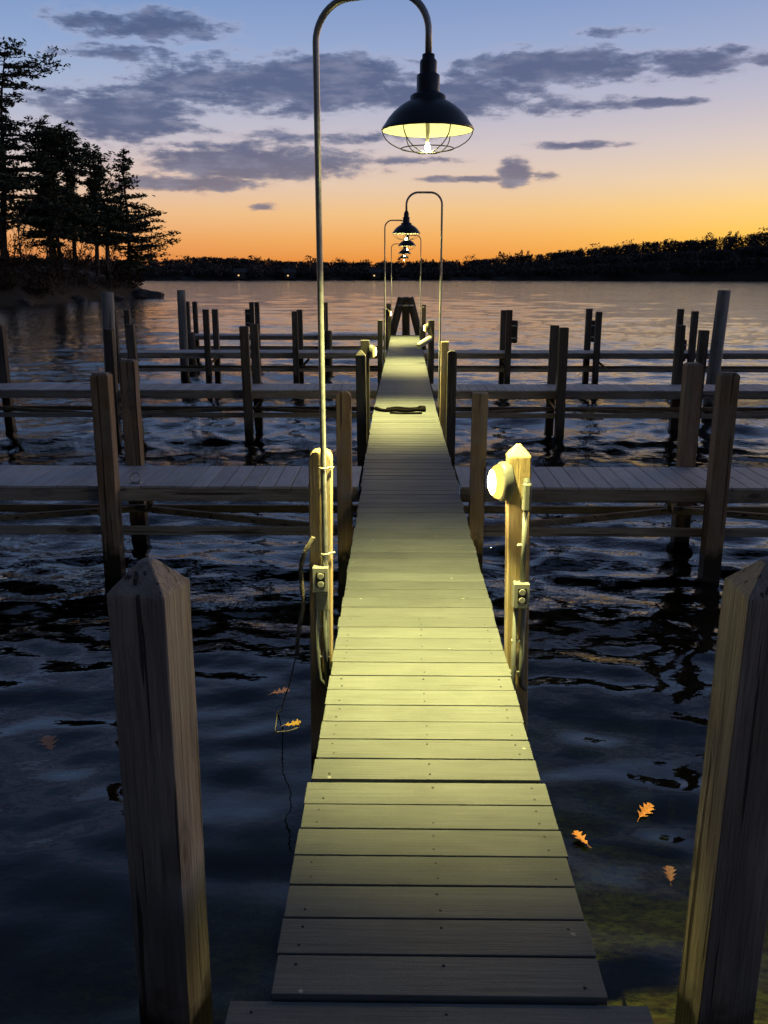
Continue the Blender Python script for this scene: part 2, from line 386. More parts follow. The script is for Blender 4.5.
def build_water():
    # real wave relief: fine rows near the dock, coarser further out
    ys = [-300.0, -40.0, -12.0, -5.0, -2.0, 0.0, 0.8]
    y = 1.2
    while y < 640: ys.append(y); y += max(0.03, 0.0085 * y)
    ys += [700, 900, 1400, 2500, 5000]; ys = np.array(ys)
    ts = np.concatenate([[-60, -20, -8, -4, -2.2, -1.5], np.linspace(-1.12, 1.12, 340), [1.5, 2.2, 4, 8, 20, 60]])
    T, Yg = np.meshgrid(ts, ys)
    Xg = T * (1.6 + 0.5 * np.abs(Yg))
    Xg = np.where(np.abs(T) > 1.2, np.sign(T) * np.maximum(np.abs(Xg), np.abs(T) * 90), Xg)
    rr = np.random.default_rng(17); Z = np.zeros_like(Xg)
    dy = np.gradient(ys)[:, None] * np.ones_like(Xg); dx = np.abs(np.gradient(Xg, axis=1))
    for lam in np.geomspace(0.17, 7.0, 90):
        lam = lam * rr.uniform(0.93, 1.07); th = R(8) + rr.normal(0, 0.42); k = 2 * math.pi / lam
        kx, ky = k * math.sin(th), k * math.cos(th)
        steep = 0.078 * (1.0 if lam < 0.5 else (0.5 / lam) ** 0.95) * (1.0 if lam > 0.26 else 0.6) * rr.uniform(0.7, 1.3)
        ph = rr.uniform(0, 6.283)
        # waves come in groups
        g = 0.65 + 0.5 * np.sin(Xg * kx * 0.21 + Yg * ky * 0.13 + ph * 3) * np.sin(Xg * k * 0.09 - Yg * k * 0.05 + ph)
        fit = np.clip((lam / (np.abs(math.cos(th)) + 0.15)) / dy / 3.0 - 0.7, 0, 1) * np.clip(lam / (np.abs(math.sin(th)) + 0.1) / dx / 3.0 - 0.7, 0, 1)
        Z += steep / k * g * fit * np.sin(Xg * kx + Yg * ky + ph)
    wob = 0.9 * np.sin(Xg * 0.9) + 0.6 * np.sin(Xg * 2.1 + 1.0)
    cs = np.clip((Yg + wob * 0.6 - 3.0) / 7.5, 0, 1); calm = 0.27 + 0.73 * cs * cs * (3 - 2 * cs)
    far = 1.0 - 0.2 * np.clip((Yg - 14) / 45, 0, 1)
    Z *= far * calm * np.clip((Yg - 0.5) / 1.5, 0, 1)
    V = np.stack([Xg, Yg, Z + WATER_Z], -1).reshape(-1, 3)
    ny, nx = Xg.shape
    idx = np.arange(ny * nx).reshape(ny, nx)
    F = np.stack([idx[:-1, :-1], idx[:-1, 1:], idx[1:, 1:], idx[1:, :-1]], -1).reshape(-1, 4)
    me = bpy.data.meshes.new('water'); me.from_pydata(V.tolist(), [], F.tolist()); me.update()
    me.polygons.foreach_set('use_smooth', [True] * len(me.polygons))
    o = bpy.data.objects.new('water', me); COL.objects.link(o); structure(o)
    t = NT('lake_water'); tc = t.n('ShaderNodeTexCoord'); ge = t.n('ShaderNodeNewGeometry')
    v = ge.outputs['Position']
    sp = t.n('ShaderNodeSeparateXYZ'); t.l(v, sp.inputs[0])
    calm = t.n('ShaderNodeMapRange', interpolation_type='SMOOTHSTEP', inp={'From Min': 3.5, 'From Max': 9.0, 'To Min': 0.2, 'To Max': 1.0})
    t.l(sp.outputs[1], calm.inputs[0])
    n2 = t.noise(t.mapping(v, (0.6, 1.0, 0), (5, 3, 0)), 5.0, 3, 0.55)
    n3 = t.noise(t.mapping(v, (0.7, 1.0, 0), (1, 8, 0)), 16.0, 2, 0.5)
    h = t.math('ADD', t.math('MULTIPLY', n2, 0.019), t.math('MULTIPLY', n3, 0.0025))
    fade = t.n('ShaderNodeMapRange', interpolation_type='SMOOTHSTEP', inp={'From Min': 12.0, 'From Max': 70.0, 'To Min': 1.0, 'To Max': 1.6})
    t.l(sp.outputs[1], fade.inputs[0])
    h = t.math('MULTIPLY', t.math('MULTIPLY', h, calm.outputs[0]), fade.outputs[0])
    nb = t.bump(h, 1.0)
    fr = t.n('ShaderNodeFresnel', inp={'IOR': 1.5}); t.l(nb, fr.inputs['Normal'])
    gl = t.n('ShaderNodeBsdfGlossy', inp={'Color': (0.95, 0.95, 0.95, 1), 'Roughness': 0.03}); t.l(nb, gl.inputs['Normal'])
    tr = t.n('ShaderNodeBsdfTransparent', inp={'Color': (0.9, 0.93, 0.9, 1)})
    mx = t.n('ShaderNodeMixShader'); t.l(fr.outputs[0], mx.inputs[0]); t.l(tr.outputs[0], mx.inputs[1]); t.l(gl.outputs[0], mx.inputs[2])
    va = t.n('ShaderNodeVolumeAbsorption', inp={'Color': (0.5, 0.58, 0.3, 1), 'Density': 0.55})
    me.materials.append(t.out(mx.outputs[0], va.outputs[0]))
build_water()

# ------------------------------------------------------------------ timber posts
def post_mesh(w, top, bottom, style, round_n=0):
    mb = MB()
    if round_n:
        r = w / 2
        prof = [(r * 1.12, bottom), (r * 1.02, 0), (r, top - 0.02), (r * 0.93, top - 0.004), (r * 0.6, top), (0.001, top + 0.004)]
        mb.lathe(prof, round_n)
        return mb
    h = w / 2
    rings = [(h, h, bottom), (h, h, 0)]
    if style == 'pyramid':
        rings += [(h, h, top - w * 0.48), (h * 0.22, h * 0.22, top - w * 0.02), (h * 0.12, h * 0.12, top)]
    elif style == 'round':
        rings += [(h, h, top - w * 0.42), (h * 0.9, h, top - w * 0.2), (h * 0.66, h * 0.97, top - w * 0.06), (h * 0.3, h * 0.93, top)]
    elif style == 'chamfer':
        rings += [(h, h, top - w * 0.14), (h * 0.72, h * 0.72, top)]
    else:
        rings += [(h, h, top - 0.004), (h * 0.97, h * 0.97, top)]
    vs = []; fs = []
    for a, b, z in rings:
        vs += [(-a, -b, z), (a, -b, z), (a, b, z), (-a, b, z)]
    for i in range(len(rings) - 1):
        for k in range(4):
            p = i * 4 + k; q = i * 4 + (k + 1) % 4
            fs.append((p, q, q + 4, p + 4))
    fs.append((3, 2, 1, 0)); e = (len(rings) - 1) * 4; fs.append((e, e + 1, e + 2, e + 3))
    mb.add(vs, fs); return mb

rnd = random.Random(5)
def post(x, y, top, w, style, mat, label, group, tilt=None, rz=None, name='dock_post', cat='post', round_n=0, bevel=0.006):
    x += shift(y) if abs(x) < 1.2 else 0
    b = bed_height(x, y) - 0.3
    o = post_mesh(w, top, max(b, -4.5), style, round_n).build(name, mat, bevel=0 if round_n else bevel, smooth=bool(round_n))
    o.location = (x, y, 0)
    tx, ty = tilt if tilt else (rnd.uniform(-0.7, 0.7), rnd.uniform(-0.9, 0.9))
    o.rotation_euler = (R(tx), R(ty), R(rnd.uniform(-3, 3) if rz is None else rz))
    tag(o, label, cat, group); return o

GW = 'posts along the walkway'; GF = 'posts of the finger piers'
# near pair beside the camera
post(-0.835, 2.39, 0.995, 0.175, 'pyramid', M['post_near'], 'big square post with pyramid top and tan lit side, beside the nearest planks', 'big posts at the start of the walkway', (0, 0.5), -11, bevel=0.008)
post(0.955, 2.42, 0.99, 0.18, 'pyramid', M['post_near'], 'big dark square post cut by the picture edge, next to the orange floating leaf', 'big posts at the start of the walkway', (0, 0.3), 2, bevel=0.008)
# walkway posts
POLE_L = post(-0.478, 4.0, 1.0, 0.105, 'round', M['post_pale_lit'], 'pale lamp-lit post carrying the tall lamp pole and the rope', GW, (0, 0.8), 0)
LIGHT_R = post(0.476, 4.0, 1.03, 0.105, 'pyramid', M['post_pale_lit'], 'pale lamp-lit post carrying the largest glowing bulkhead light', GW, (0, -1.6), 0)
post(-0.555, 7.31, 0.85, 0.125, 'round', M['post_lamplit'], 'tan rounded post where the nearest tree-side finger pier meets the walkway', GW, (0, 0), 0)
post(0.575, 7.31, 0.84, 0.125, 'flat', M['post_lamplit'], 'tan flat-topped post behind the largest glowing bulkhead light', GW, (0, 0.3), 0)
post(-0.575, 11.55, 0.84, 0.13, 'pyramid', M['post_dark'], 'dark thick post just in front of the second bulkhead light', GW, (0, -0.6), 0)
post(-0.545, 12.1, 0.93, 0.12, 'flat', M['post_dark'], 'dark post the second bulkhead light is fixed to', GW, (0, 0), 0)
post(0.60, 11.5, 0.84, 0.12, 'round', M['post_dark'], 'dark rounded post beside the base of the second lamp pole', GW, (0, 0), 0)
post(0.53, 12.0, 0.92, 0.1, 'flat', M['post_pale_lit'], 'slim post the second lamp pole is strapped to', GW, (0, 0), 0)
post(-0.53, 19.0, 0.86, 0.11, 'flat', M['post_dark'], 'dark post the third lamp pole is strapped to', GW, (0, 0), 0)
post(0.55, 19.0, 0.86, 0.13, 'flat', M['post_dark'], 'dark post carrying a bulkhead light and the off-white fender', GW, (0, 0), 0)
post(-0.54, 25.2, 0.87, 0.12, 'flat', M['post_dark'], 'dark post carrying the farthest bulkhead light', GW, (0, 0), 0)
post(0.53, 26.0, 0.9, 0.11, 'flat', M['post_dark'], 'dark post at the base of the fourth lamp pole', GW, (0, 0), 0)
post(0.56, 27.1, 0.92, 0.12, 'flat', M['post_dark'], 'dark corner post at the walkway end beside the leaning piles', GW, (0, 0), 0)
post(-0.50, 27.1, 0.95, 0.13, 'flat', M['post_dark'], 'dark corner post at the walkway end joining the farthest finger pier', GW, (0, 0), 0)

ROWS = [  # front y, back y, name
    (7.45, 8.31, 'nearest'), (14.10, 14.96, 'second'), (21.10, 21.98, 'third'), (27.30, 28.15, 'farthest')]
def wear(o, amp=0.002):
    import bmesh
    o.modifiers.clear()
    bm = bmesh.new(); bm.from_mesh(o.data)
    bmesh.ops.bevel(bm, geom=list(bm.edges), offset=0.003, segments=1, affect='EDGES', clamp_overlap=True)
    for k in range(3):
        bmesh.ops.subdivide_edges(bm, edges=[e for e in bm.edges if e.calc_length() > (0.06, 0.03, 0.018)[k]], cuts=(9, 1, 1)[k], use_grid_fill=True)
    bm.normal_update()
    for v in bm.verts:
        p = v.co
        h = noise.fractal(Vector((p.x * 22, p.y * 22, p.z * 2.2)), 0.9, 2.1, 4) + 0.5 * noise.noise(Vector((p.x * 9, p.y * 9, p.z * 1.1)))
        c = noise.noise(Vector((p.x * 34, p.y * 34, p.z * 1.3 + 7)))
        d = amp * h - (0.012 * (c - 0.42) / 0.3 if c > 0.42 else 0)
        v.co = p + v.normal * d
    bm.to_mesh(o.data); bm.free(); o.data.update()
    o.data.polygons.foreach_set('use_smooth', [True] * len(o.data.polygons)); o.data.set_sharp_from_angle(angle=R(26))
for o in [x for x in bpy.data.objects if x.get('group') == 'big posts at the start of the walkway']: wear(o)
def row_posts(i, xs, mat, sidename, lean=None):
    y0, y1, rn = ROWS[i]
    for k, x in enumerate(xs):
        pos = ['innermost', 'middle', 'outermost'][k]
        for fy, fn in ((y0 - 0.095, 'near'), (y1 + 0.095, 'far')):
            w = 0.15 if i == 0 else 0.135
            nm = f'square post at {fn} edge of {rn} {sidename} finger pier'
            nm += '' if len(xs) == 1 else f', {pos} pair'
            m = mat
            st = 'chamfer' if i == 0 else 'flat'
            post(x + (math.copysign(0.07, x) if fn == 'far' and i == 0 else (rnd.uniform(-0.03, 0.03) if i < 2 else 0)), fy, 0.98 + rnd.uniform(-0.03, 0.03), w, st, m,
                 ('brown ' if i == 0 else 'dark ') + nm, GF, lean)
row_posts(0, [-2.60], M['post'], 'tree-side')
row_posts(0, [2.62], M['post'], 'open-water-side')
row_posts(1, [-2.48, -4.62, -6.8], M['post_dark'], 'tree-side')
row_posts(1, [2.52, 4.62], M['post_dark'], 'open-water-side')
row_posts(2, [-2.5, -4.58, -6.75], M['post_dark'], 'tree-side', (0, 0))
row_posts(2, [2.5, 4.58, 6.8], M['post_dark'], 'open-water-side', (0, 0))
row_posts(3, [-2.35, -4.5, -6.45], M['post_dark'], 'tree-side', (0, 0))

GP = 'tall round mooring pilings'
post(-5.3, 16.0, 1.49, 0.215, '', M['piling'], 'tall thick grey round piling nearest the wooded point, beyond the brown posts', GP, (0, 2.2), 0, 'mooring_piling', 'piling', 16)
post(-5.55, 22.7, 1.42, 0.215, '', M['piling'], 'tall grey round piling standing clear against the water beside dark posts', GP, (0, 0.8), 0, 'mooring_piling', 'piling', 16)
post(5.72, 16.4, 1.52, 0.225, '', M['piling'], 'tall grey round piling on the open-water side, tallest there', GP, (0, 2.0), 0, 'mooring_piling', 'piling', 16)
GS = 'short dark mooring stubs'
post(-2.05, 25.2, 0.27, 0.22, '', M['post_dark'], 'short dark round stub in the water near the first lamp pole line', GS, (0, 0), 0, 'mooring_piling', 'piling', 12)
post(-4.1, 25.2, 0.27, 0.22, '', M['post_dark'], 'short dark round stub behind the second tree-side finger pier', GS, (0, 0), 0, 'mooring_piling', 'piling', 12)
post(-6.05, 25.6, 0.2, 0.3, '', M['post_dark'], 'short dark thick stub at the foot of the clear-standing grey piling', GS, (0, 0), 0, 'mooring_piling', 'piling', 12)

# rubber bumper blocks bolted to posts of the third pier
def bumper(x, y, z, label):
    e = empty('dock_bumper', (x, y, z), label, 'bumper', 'dark bumper blocks on posts')
    b = MB(); b.box((0, 0, 0), (0.14, 0.13, 0.52)); b.build('block', M['rubber'], e, bevel=0.03)
    for dz in (0.14, -0.14):
        s = MB(); s.box((0, 0, dz), (0.155, 0.145, 0.035)); s.build('strap', M['pipe'], e)
bumper(2.635, 21.005, 0.5, 'dark bumper block on the third-pier post closest to the walkway')
bumper(4.715, 22.075, 0.45, 'dark bumper block on a third-pier post farther from the walkway')
bumper(-4.635, 27.205, 0.52, 'small dark bumper block on a farthest tree-side pier post')
bumper(6.935, 22.075, -0.02, 'low bumper block among the outermost third-pier posts by the tall piling')

# leaning three-pile dolphin at the end of the walkway
def dolphin():
    e = empty('pile_dolphin', (0.16, 28.35, 0), 'cluster of three dark piles leaning together at the walkway end', 'pile cluster')
    for bx, by, txx, ty in ((-0.42, -0.05, -0.13, 0), (0.02, 0.3, 0.0, 0.05), (0.42, -0.05, 0.13, 0)):
        b = MB()
        d = Vector((txx - bx, ty - by, 1.1)).normalized()
        p1 = Vector((txx, ty, 1.1)); p0 = p1 - d * 5.2
        b.tube([p0, p0.lerp(p1, 0.5), p1 - d * 0.02, p1], [0.14, 0.13, 0.12, 0.105], 14)
        b.build('pile', M['post_dark'], e, smooth=False)
    b = MB(); b.lathe([(0.27, 0.84), (0.275, 0.85), (0.275, 0.88), (0.27, 0.89)], 24); b.build('cable_band', M['pipe'], e)
dolphin()

# ------------------------------------------------------------------ walkway and finger piers
def walkway(y0, y1, half, z, label, pitch=0.1432, jitter=0.003, screws=True, name='walkway_section'):
    e = empty(name, (0, y0, z), label, 'dock section', 'sections of the walkway')
    n = max(1, round((y1 - y0) / pitch)); p = (y1 - y0) / n; gap = 0.007
    b = MB(); s = MB()
    for i in range(n):
        y = (i + 0.5) * p; sx = shift(y0 + y)
        hw = half + rnd.uniform(-jitter, jitter); o = rnd.uniform(-0.004, 0.004)
        b.box((sx + o, y, -0.0125 + rnd.uniform(-0.0012, 0.0012)), (2 * hw, p - gap, 0.025), (0, rnd.uniform(-0.0012, 0.0012), rnd.uniform(-0.0016, 0.0016)))
        if screws and y0 + y < 4.4:
            for xx in (-half + 0.06, 0.015, half - 0.06):
                for yy in (-0.035, 0.035):
                    if rnd.random() < 0.55:
                        s.lathe([(0.0001, 0.0022), (0.0046, 0.0022), (0.005, -0.002)], 8, (sx + xx + rnd.uniform(-0.006, 0.006), y + yy, 0))
    nf = len(b.f); b.add(s.v, s.f)
    d = b.build('decking', M['deck'], e, bevel=0.003)
    d.data.materials.append(M['screw'])
    for pl in d.data.polygons[nf:]: pl.material_index = 1
    for sx in (-1, 1):
        q = MB(); q.bar((sx * (half - 0.045) + shift(y0), 0.004, -0.11), (sx * (half - 0.045) + shift(y1), y1 - y0 - 0.004, -0.11), 0.04, 0.165); q.build('stringer', M['beam_y'], e, bevel=0.004)
    q = MB(); q.bar((shift(y0), 0.004, -0.11), (shift(y1), y1 - y0 - 0.004, -0.11), 0.04, 0.165); q.build('stringer', M['beam_y'], e)
    for yy in (0.03, y1 - y0 - 0.03):
        q = MB(); q.box((shift(y0 + yy), yy, -0.235), (2 * half - 0.02, 0.05, 0.08)); q.build('cross_beam', M['beam'], e)
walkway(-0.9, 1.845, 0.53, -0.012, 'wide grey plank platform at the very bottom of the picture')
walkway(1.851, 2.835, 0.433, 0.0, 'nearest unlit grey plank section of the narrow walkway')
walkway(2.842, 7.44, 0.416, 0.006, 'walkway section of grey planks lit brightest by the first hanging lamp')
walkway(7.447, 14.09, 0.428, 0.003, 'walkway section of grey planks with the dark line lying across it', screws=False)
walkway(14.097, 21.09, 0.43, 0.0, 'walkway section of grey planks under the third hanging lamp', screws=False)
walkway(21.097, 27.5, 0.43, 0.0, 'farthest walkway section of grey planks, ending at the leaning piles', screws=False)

def finger(i, x0, x1, label, lowers=True):
    y0, y1, rn = ROWS[i]
    e = empty('finger_pier', ((x0 + x1) / 2, (y0 + y1) / 2, 0), label, 'finger pier', 'finger piers across the walkway')
    L = x1 - x0; W = y1 - y0; hx = L / 2; hy = W / 2
    n = round(L / 0.147); p = L / n
    b = MB()
    for k in range(n):
        x = -hx + (k + 0.5) * p
        b.box((x, rnd.uniform(-.004, .004), -0.0125 + rnd.uniform(-0.0012, 0.0012)), (p - 0.008, W - 0.01, 0.025), (0, 0, rnd.uniform(-.002, .002)))
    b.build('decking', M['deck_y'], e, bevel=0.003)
    for sy in (-1, 1):
        q = MB(); q.box((0, sy * (hy - 0.028), -0.083), (L, 0.04, 0.11)); q.build('rim_board', M['beam'], e, bevel=0.004)
        q = MB(); q.box((0, sy * (hy - 0.03), -0.415 + sy * -0.005), (L, 0.045, 0.075)); q.build('lower_rail', M['beam'], e, bevel=0.004)
    sgn = 1 if x1 > 0 else -1
    for k, (a, c) in enumerate(((0.15, 2.1), (2.2, 4.4), (4.5, 6.6))):
        xa = (abs(x0) if sgn < 0 else x0); 
        inner = hx if sgn < 0 else -hx
        pa = inner + sgn * a; pc = inner + sgn * c
        if abs(pc - inner) > L: break
        f = 1 if k % 2 == 0 else -1
        q = MB(); q.bar((pa, -f * (hy - 0.085), -0.41), (pc, f * (hy - 0.085), -0.41), 0.04, 0.06); q.build('brace', M['beam'], e)
        q = MB(); q.bar((pc - sgn * 0.02, f * (hy - 0.11), -0.4), (pc - sgn * 0.25, -f * (hy - 0.11), -0.16), 0.035, 0.05); q.build('brace', M['beam'], e)
    return e
for i, (xl, xr) in enumerate(((-5.0, 5.0), (-9.0, 8.0), (-6.9, 10.5), (-6.7, None))):
    rn = ROWS[i][2]; s = shift(ROWS[i][0]); h = 0.445
    finger(i, xl, -h + s, f'{rn} finger pier on the tree side of the walkway')
    if xr: finger(i, h + s, xr, f'{rn} finger pier on the open-water side of the walkway')

# ------------------------------------------------------------------ lamps
def arch_path(reach, top, drop, r=0.15, z0=-0.25):
    pts = [(0, 0, z0), (0, 0, 0.6), (0, 0, top - r - 0.02)]
    for k in range(11):
        a = math.pi - (math.pi / 2) * k / 10
        pts.append((r + r * math.cos(a), 0, top - r + r * math.sin(a)))
    for k in range(11):
        a = math.pi / 2 - (math.pi / 2) * k / 10
        pts.append((reach - r + r * math.cos(a), 0, top - r + r * math.sin(a)))
    pts.append((reach, 0, top - drop)); return pts

RIM = 2.36
def make_lamp(loc, label, mirror, tilt, swing=0.0, reach=0.457):
    e = empty('pier_lamp', loc, label, 'lamp', 'hanging lamps along the walkway', (math.pi if mirror else 0) - R(swing))
    b = MB(); b.tube(arch_path(reach, 2.86, 0.26), 0.0135, 12); b.build('pole', M['pipe'], e, smooth=True)
    c = (reach, 0, RIM)
    sh = MB()
    sh.lathe([(0.1805, -0.004), (0.184, 0.0), (0.181, 0.006), (0.17, 0.02), (0.155, 0.043), (0.134, 0.066), (0.11, 0.085), (0.086, 0.1), (0.07, 0.107), (0.07, 0.122), (0.06, 0.13), (0.0465, 0.134),
              (0.045, 0.138), (0.045, 0.196), (0.042, 0.2), (0.0345, 0.202), (0.0335, 0.206), (0.0335, 0.246), (0.03, 0.252), (0.025, 0.256), (0.024, 0.272), (0.014, 0.276)], 40, c)
    sh.build('lamp_shade', M['black'], e, smooth=True)
    re = MB(); re.lathe([(0.1795, -0.003), (0.1785, 0.004), (0.167, 0.02), (0.152, 0.042), (0.131, 0.063), (0.107, 0.081), (0.084, 0.093), (0.04, 0.097), (0.0005, 0.097)], 40, c)
    re.build('reflector', M['enamel'], e, smooth=True)
    g = MB()
    for k in range(6):
        a = 2 * math.pi * k / 6 + 0.3
        pts = []
        for q in range(9):
            f = q / 8 * math.pi / 2
            pts.append((c[0] + 0.179 * math.cos(f) * math.cos(a), c[1] + 0.179 * math.cos(f) * math.sin(a), c[2] - 0.002 - 0.084 * math.sin(f)))
        g.tube(pts, 0.0022, 5)
    g2 = [(c[0] + 0.105 * math.cos(2 * math.pi * k / 28), c[1] + 0.105 * math.sin(2 * math.pi * k / 28), c[2] - 0.0695) for k in range(29)]
    g.tube(g2, 0.0022, 5)
    g.build('wire_guard', M['wire'], e, smooth=True)
    nk = MB(); nk.lathe([(0.006, -0.052), (0.007, -0.04), (0.008, 0.0), (0.009, 0.03), (0.011, 0.094)], 20, c); nk.build('bulb_neck', M['enamel'], e, smooth=True)
    bl = MB(); bl.lathe([(0.0005, -0.077), (0.005, -0.076), (0.0085, -0.072), (0.0105, -0.065), (0.0098, -0.058), (0.0065, -0.052)], 20, c)
    bl.build('bulb', M['bulb'], e, smooth=True)
    ld = bpy.data.lights.new('lamp_light', 'SPOT'); ld.energy = 1250; ld.color = (1.0, 0.91, 0.3)
    ld.spot_size = R(95); ld.spot_blend = 1.0; ld.shadow_soft_size = 0.05
    lo = bpy.data.objects.new('lamp_light', ld); COL.objects.link(lo); lo.parent = e; lo.location = (reach, 0, RIM - 0.1)
    lo.rotation_euler = (R(-tilt if mirror else tilt), 0, 0)
    return e
make_lamp((-0.447, 3.925, -0.025), 'large foreground hanging lamp, its pole rising beside the pale post', False, 10, 20, 0.48)
make_lamp((0.46, 11.93, -0.06), 'second hanging lamp from the camera, arched over the dark line', True, -9)
make_lamp((-0.43 + shift(19), 18.92, 0), 'third hanging lamp from the camera, smaller in the distance', False, -11)
make_lamp((0.43 + shift(26), 25.93, 0), 'fourth hanging lamp from the camera, nearly hidden behind the third', True, -11)
make_lamp((-0.32, 33.0, 0), 'farthest hanging lamp, tiny, beyond the leaning piles', False, 0)
post(-0.42 - shift(33), 33.08, 0.5, 0.2, '', M['post_dark'], 'lone dark pile under the farthest hanging lamp, beyond the walkway end', None, (0, 0), 0, 'mooring_piling', 'piling', 12)

def bulkhead(loc, facing, label, scale=1.0):
    """oval wall light: its back plate lies in the local y-z plane, the glass bulges along local +x"""
    e = empty('bulkhead_light', loc, label, 'wall light', 'bulkhead lights on the posts', facing)
    b = MB()
    m = Matrix.Rotation(R(90), 3, 'Y') 
    st = Matrix.Diagonal((1, 1, 1.32)).to_3x3()
    b.lathe([(0.0005, -0.001), (0.068, -0.001), (0.07, 0.004), (0.071, 0.03), (0.069, 0.042), (0.063, 0.05), (0.056, 0.05)], 28, (0, 0, 0), st @ m)
    b.build('housing', M['hous'], e, smooth=True)
    g = MB(); g.lathe([(0.06, 0.04), (0.062, 0.052), (0.057, 0.068), (0.045, 0.082)], 28, (0, 0, 0), st @ m)
    gg = g.build('glass_globe', M['lens'], e, smooth=True)
    g = MB(); g.lathe([(0.045, 0.082), (0.034, 0.09), (0.02, 0.095), (0.0005, 0.097)], 28, (0, 0, 0), st @ m); g.build('bright_centre', M['core'], gg, smooth=True)
    ld = bpy.data.lights.new('bulkhead_glow', 'POINT'); ld.energy = 16.0; ld.color = (1.0, 0.78, 0.28); ld.shadow_soft_size = 0.04
    lo = bpy.data.objects.new('bulkhead_glow', ld); COL.objects.link(lo); lo.parent = e; lo.location = (0.18, 0, 0)
    return e
bulkhead((0.404, 3.975, 0.86), math.pi + 0.3, 'largest glowing bulkhead light, on the pale post close to the camera')
bulkhead((-0.485, 12.08, 0.78), 0, 'glowing bulkhead light on the dark post near the dark line')
bulkhead((0.485 + shift(19), 18.98, 0.70), math.pi, 'glowing bulkhead light above the off-white fender')
bulkhead((-0.48 + shift(25.2), 25.18, 0.74), 0, 'farthest glowing bulkhead light, close to the leaning piles')

# outlets with conduits on the two nearest walkway posts
def outlet(loc, label, tall, with_top):
    e = empty('outlet_box', loc, label, 'outlet box', 'outlet boxes on the posts')
    w = 0.075; h = 0.125
    b = MB(); b.box((0, -0.026, 0), (w, 0.05, h))
    if tall: b.box((0.004, -0.022, -h / 2 - 0.048), (w * 0.86, 0.042, 0.095))
    b.build('box', M['box'], e, bevel=0.006)
    c = MB(); c.box((0, -0.0535, 0.004), (w * 0.98, 0.006, h * 0.94)); cv = c.build('cover_plate', M['cover'], e, bevel=0.002)
    s = MB(); s.box((0.002, -0.0585, 0.004), (0.042, 0.005, 0.078)); sk = s.build('socket', M['socket'], cv, bevel=0.004)
    f = MB()
    for dz in (-0.018, 0.022):
        f.lathe([(0.0155, 0), (0.0155, 0.003), (0.0135, 0.004), (0.0005, 0.004)], 16, (0.002, -0.0605, 0.002 + dz), Matrix.Rotation(R(90), 3, 'X'))
    f.build('socket_face', M['cover'], sk)
    p = MB(); p.tube([(0.018, -0.018, -h / 2 + 0.01), (0.018, -0.018, -0.42), (0.024, -0.005, -0.47), (0.05, 0.02, -0.51)], 0.0125, 10); p.build('conduit', M['pvc'], e, smooth=True)
    p = MB(); p.tube([(-0.02, -0.018, -h / 2 + 0.01), (-0.02, -0.018, -0.45), (-0.012, -0.018, -0.52), (0.02, -0.018, -0.57)], 0.0115, 10); p.build('conduit', M['pvc'], e, smooth=True)
    if with_top:
        p = MB(); p.tube([(0.006, -0.02, h / 2 - 0.01), (0.006, -0.02, 0.41)], 0.012, 10); p.build('conduit', M['pvc'], e, smooth=True)
        p = MB(); p.box((0.008, -0.026, 0.475), (0.038, 0.044, 0.135)); j = p.build('junction_fitting', M['box'], e, bevel=0.01)
        p = MB(); p.tube([(0.008, -0.026, 0.54), (0.008, -0.02, 0.56)], 0.017, 12); p.build('cap_nut', M['pvc'], j)
    for z in ((0.24,) if with_top else ()) + (-0.24, -0.4):
        p = MB(); p.box((0.0, -0.012, z), (0.066 if z < 0 else 0.05, 0.026, 0.011)); p.build('clip', M['cover'], e, bevel=0.003)
outlet((0.474, 3.94, 0.325), 'pale outlet box with double socket under the largest bulkhead light', False, True)
outlet((-0.468, 3.94, 0.40), 'pale outlet box with double socket at the foot of the foreground lamp pole', True, False)
def straps():
    for z in (0.93, 0.52):
        e = tag(MB_strap(z), 'thin metal strap holding the foreground lamp pole to its post, ' + ('upper one' if z > 0.8 else 'lower one'), 'strap', 'pole straps')
def MB_strap(z):
    b = MB(); b.tube([(-0.02, 0.0, 0), (-0.016, -0.018, 0), (0, -0.0245, 0), (0.016, -0.018, 0), (0.02, 0.0, 0), (0.045, 0.012, 0)], 0.0045, 6)
    o = b.build('pole_strap', M['cover'], smooth=True); o.location = (-0.447, 3.934, z); return o
straps()

# ------------------------------------------------------------------ small things
def twisted(pts, r, strands=3, turns=14, n=6, mb=None):
    mb = mb or MB()
    pts = [Vector(p) for p in pts]
    N = max(60, turns * 10)
    def at(u):
        f = u * (len(pts) - 1); i = min(int(f), len(pts) - 2); q = f - i
        p0 = pts[max(i - 1, 0)]; p1 = pts[i]; p2 = pts[i + 1]; p3 = pts[min(i + 2, len(pts) - 1)]
        return 0.5 * ((2 * p1) + (p2 - p0) * q + (2 * p0 - 5 * p1 + 4 * p2 - p3) * q * q + (3 * p1 - p0 - 3 * p2 + p3) * q ** 3)
    for s in range(strands):
        path = []
        for k in range(N + 1):
            u = k / N; p = at(u); d = (at(min(1, u + .002)) - at(max(0, u - .002))).normalized()
            a = d.orthogonal().normalized() if abs(d.z) > .9 else d.cross(Vector((0, 0, 1))).normalized(); b = d.cross(a)
            ang = 2 * math.pi * (turns * u + s / strands)
            path.append(p + (a * math.cos(ang) + b * math.sin(ang)) * r)
        mb.tube(path, r * 0.95, n)
    return mb
rp = empty('mooring_rope', (-0.53, 3.98, 0.55), 'frayed grey rope hanging from the pale lamp post down into the water', 'rope')
o = twisted([(0.03, -0.06, 0.05), (-0.01, -0.07, -0.02), (-0.035, -0.04, -0.12), (-0.03, -0.02, -0.3), (-0.06, 0.0, -0.45), (-0.07, 0.02, -0.58)], 0.006, 3, 20)
o.build('rope', M['rope'], rp, smooth=True)
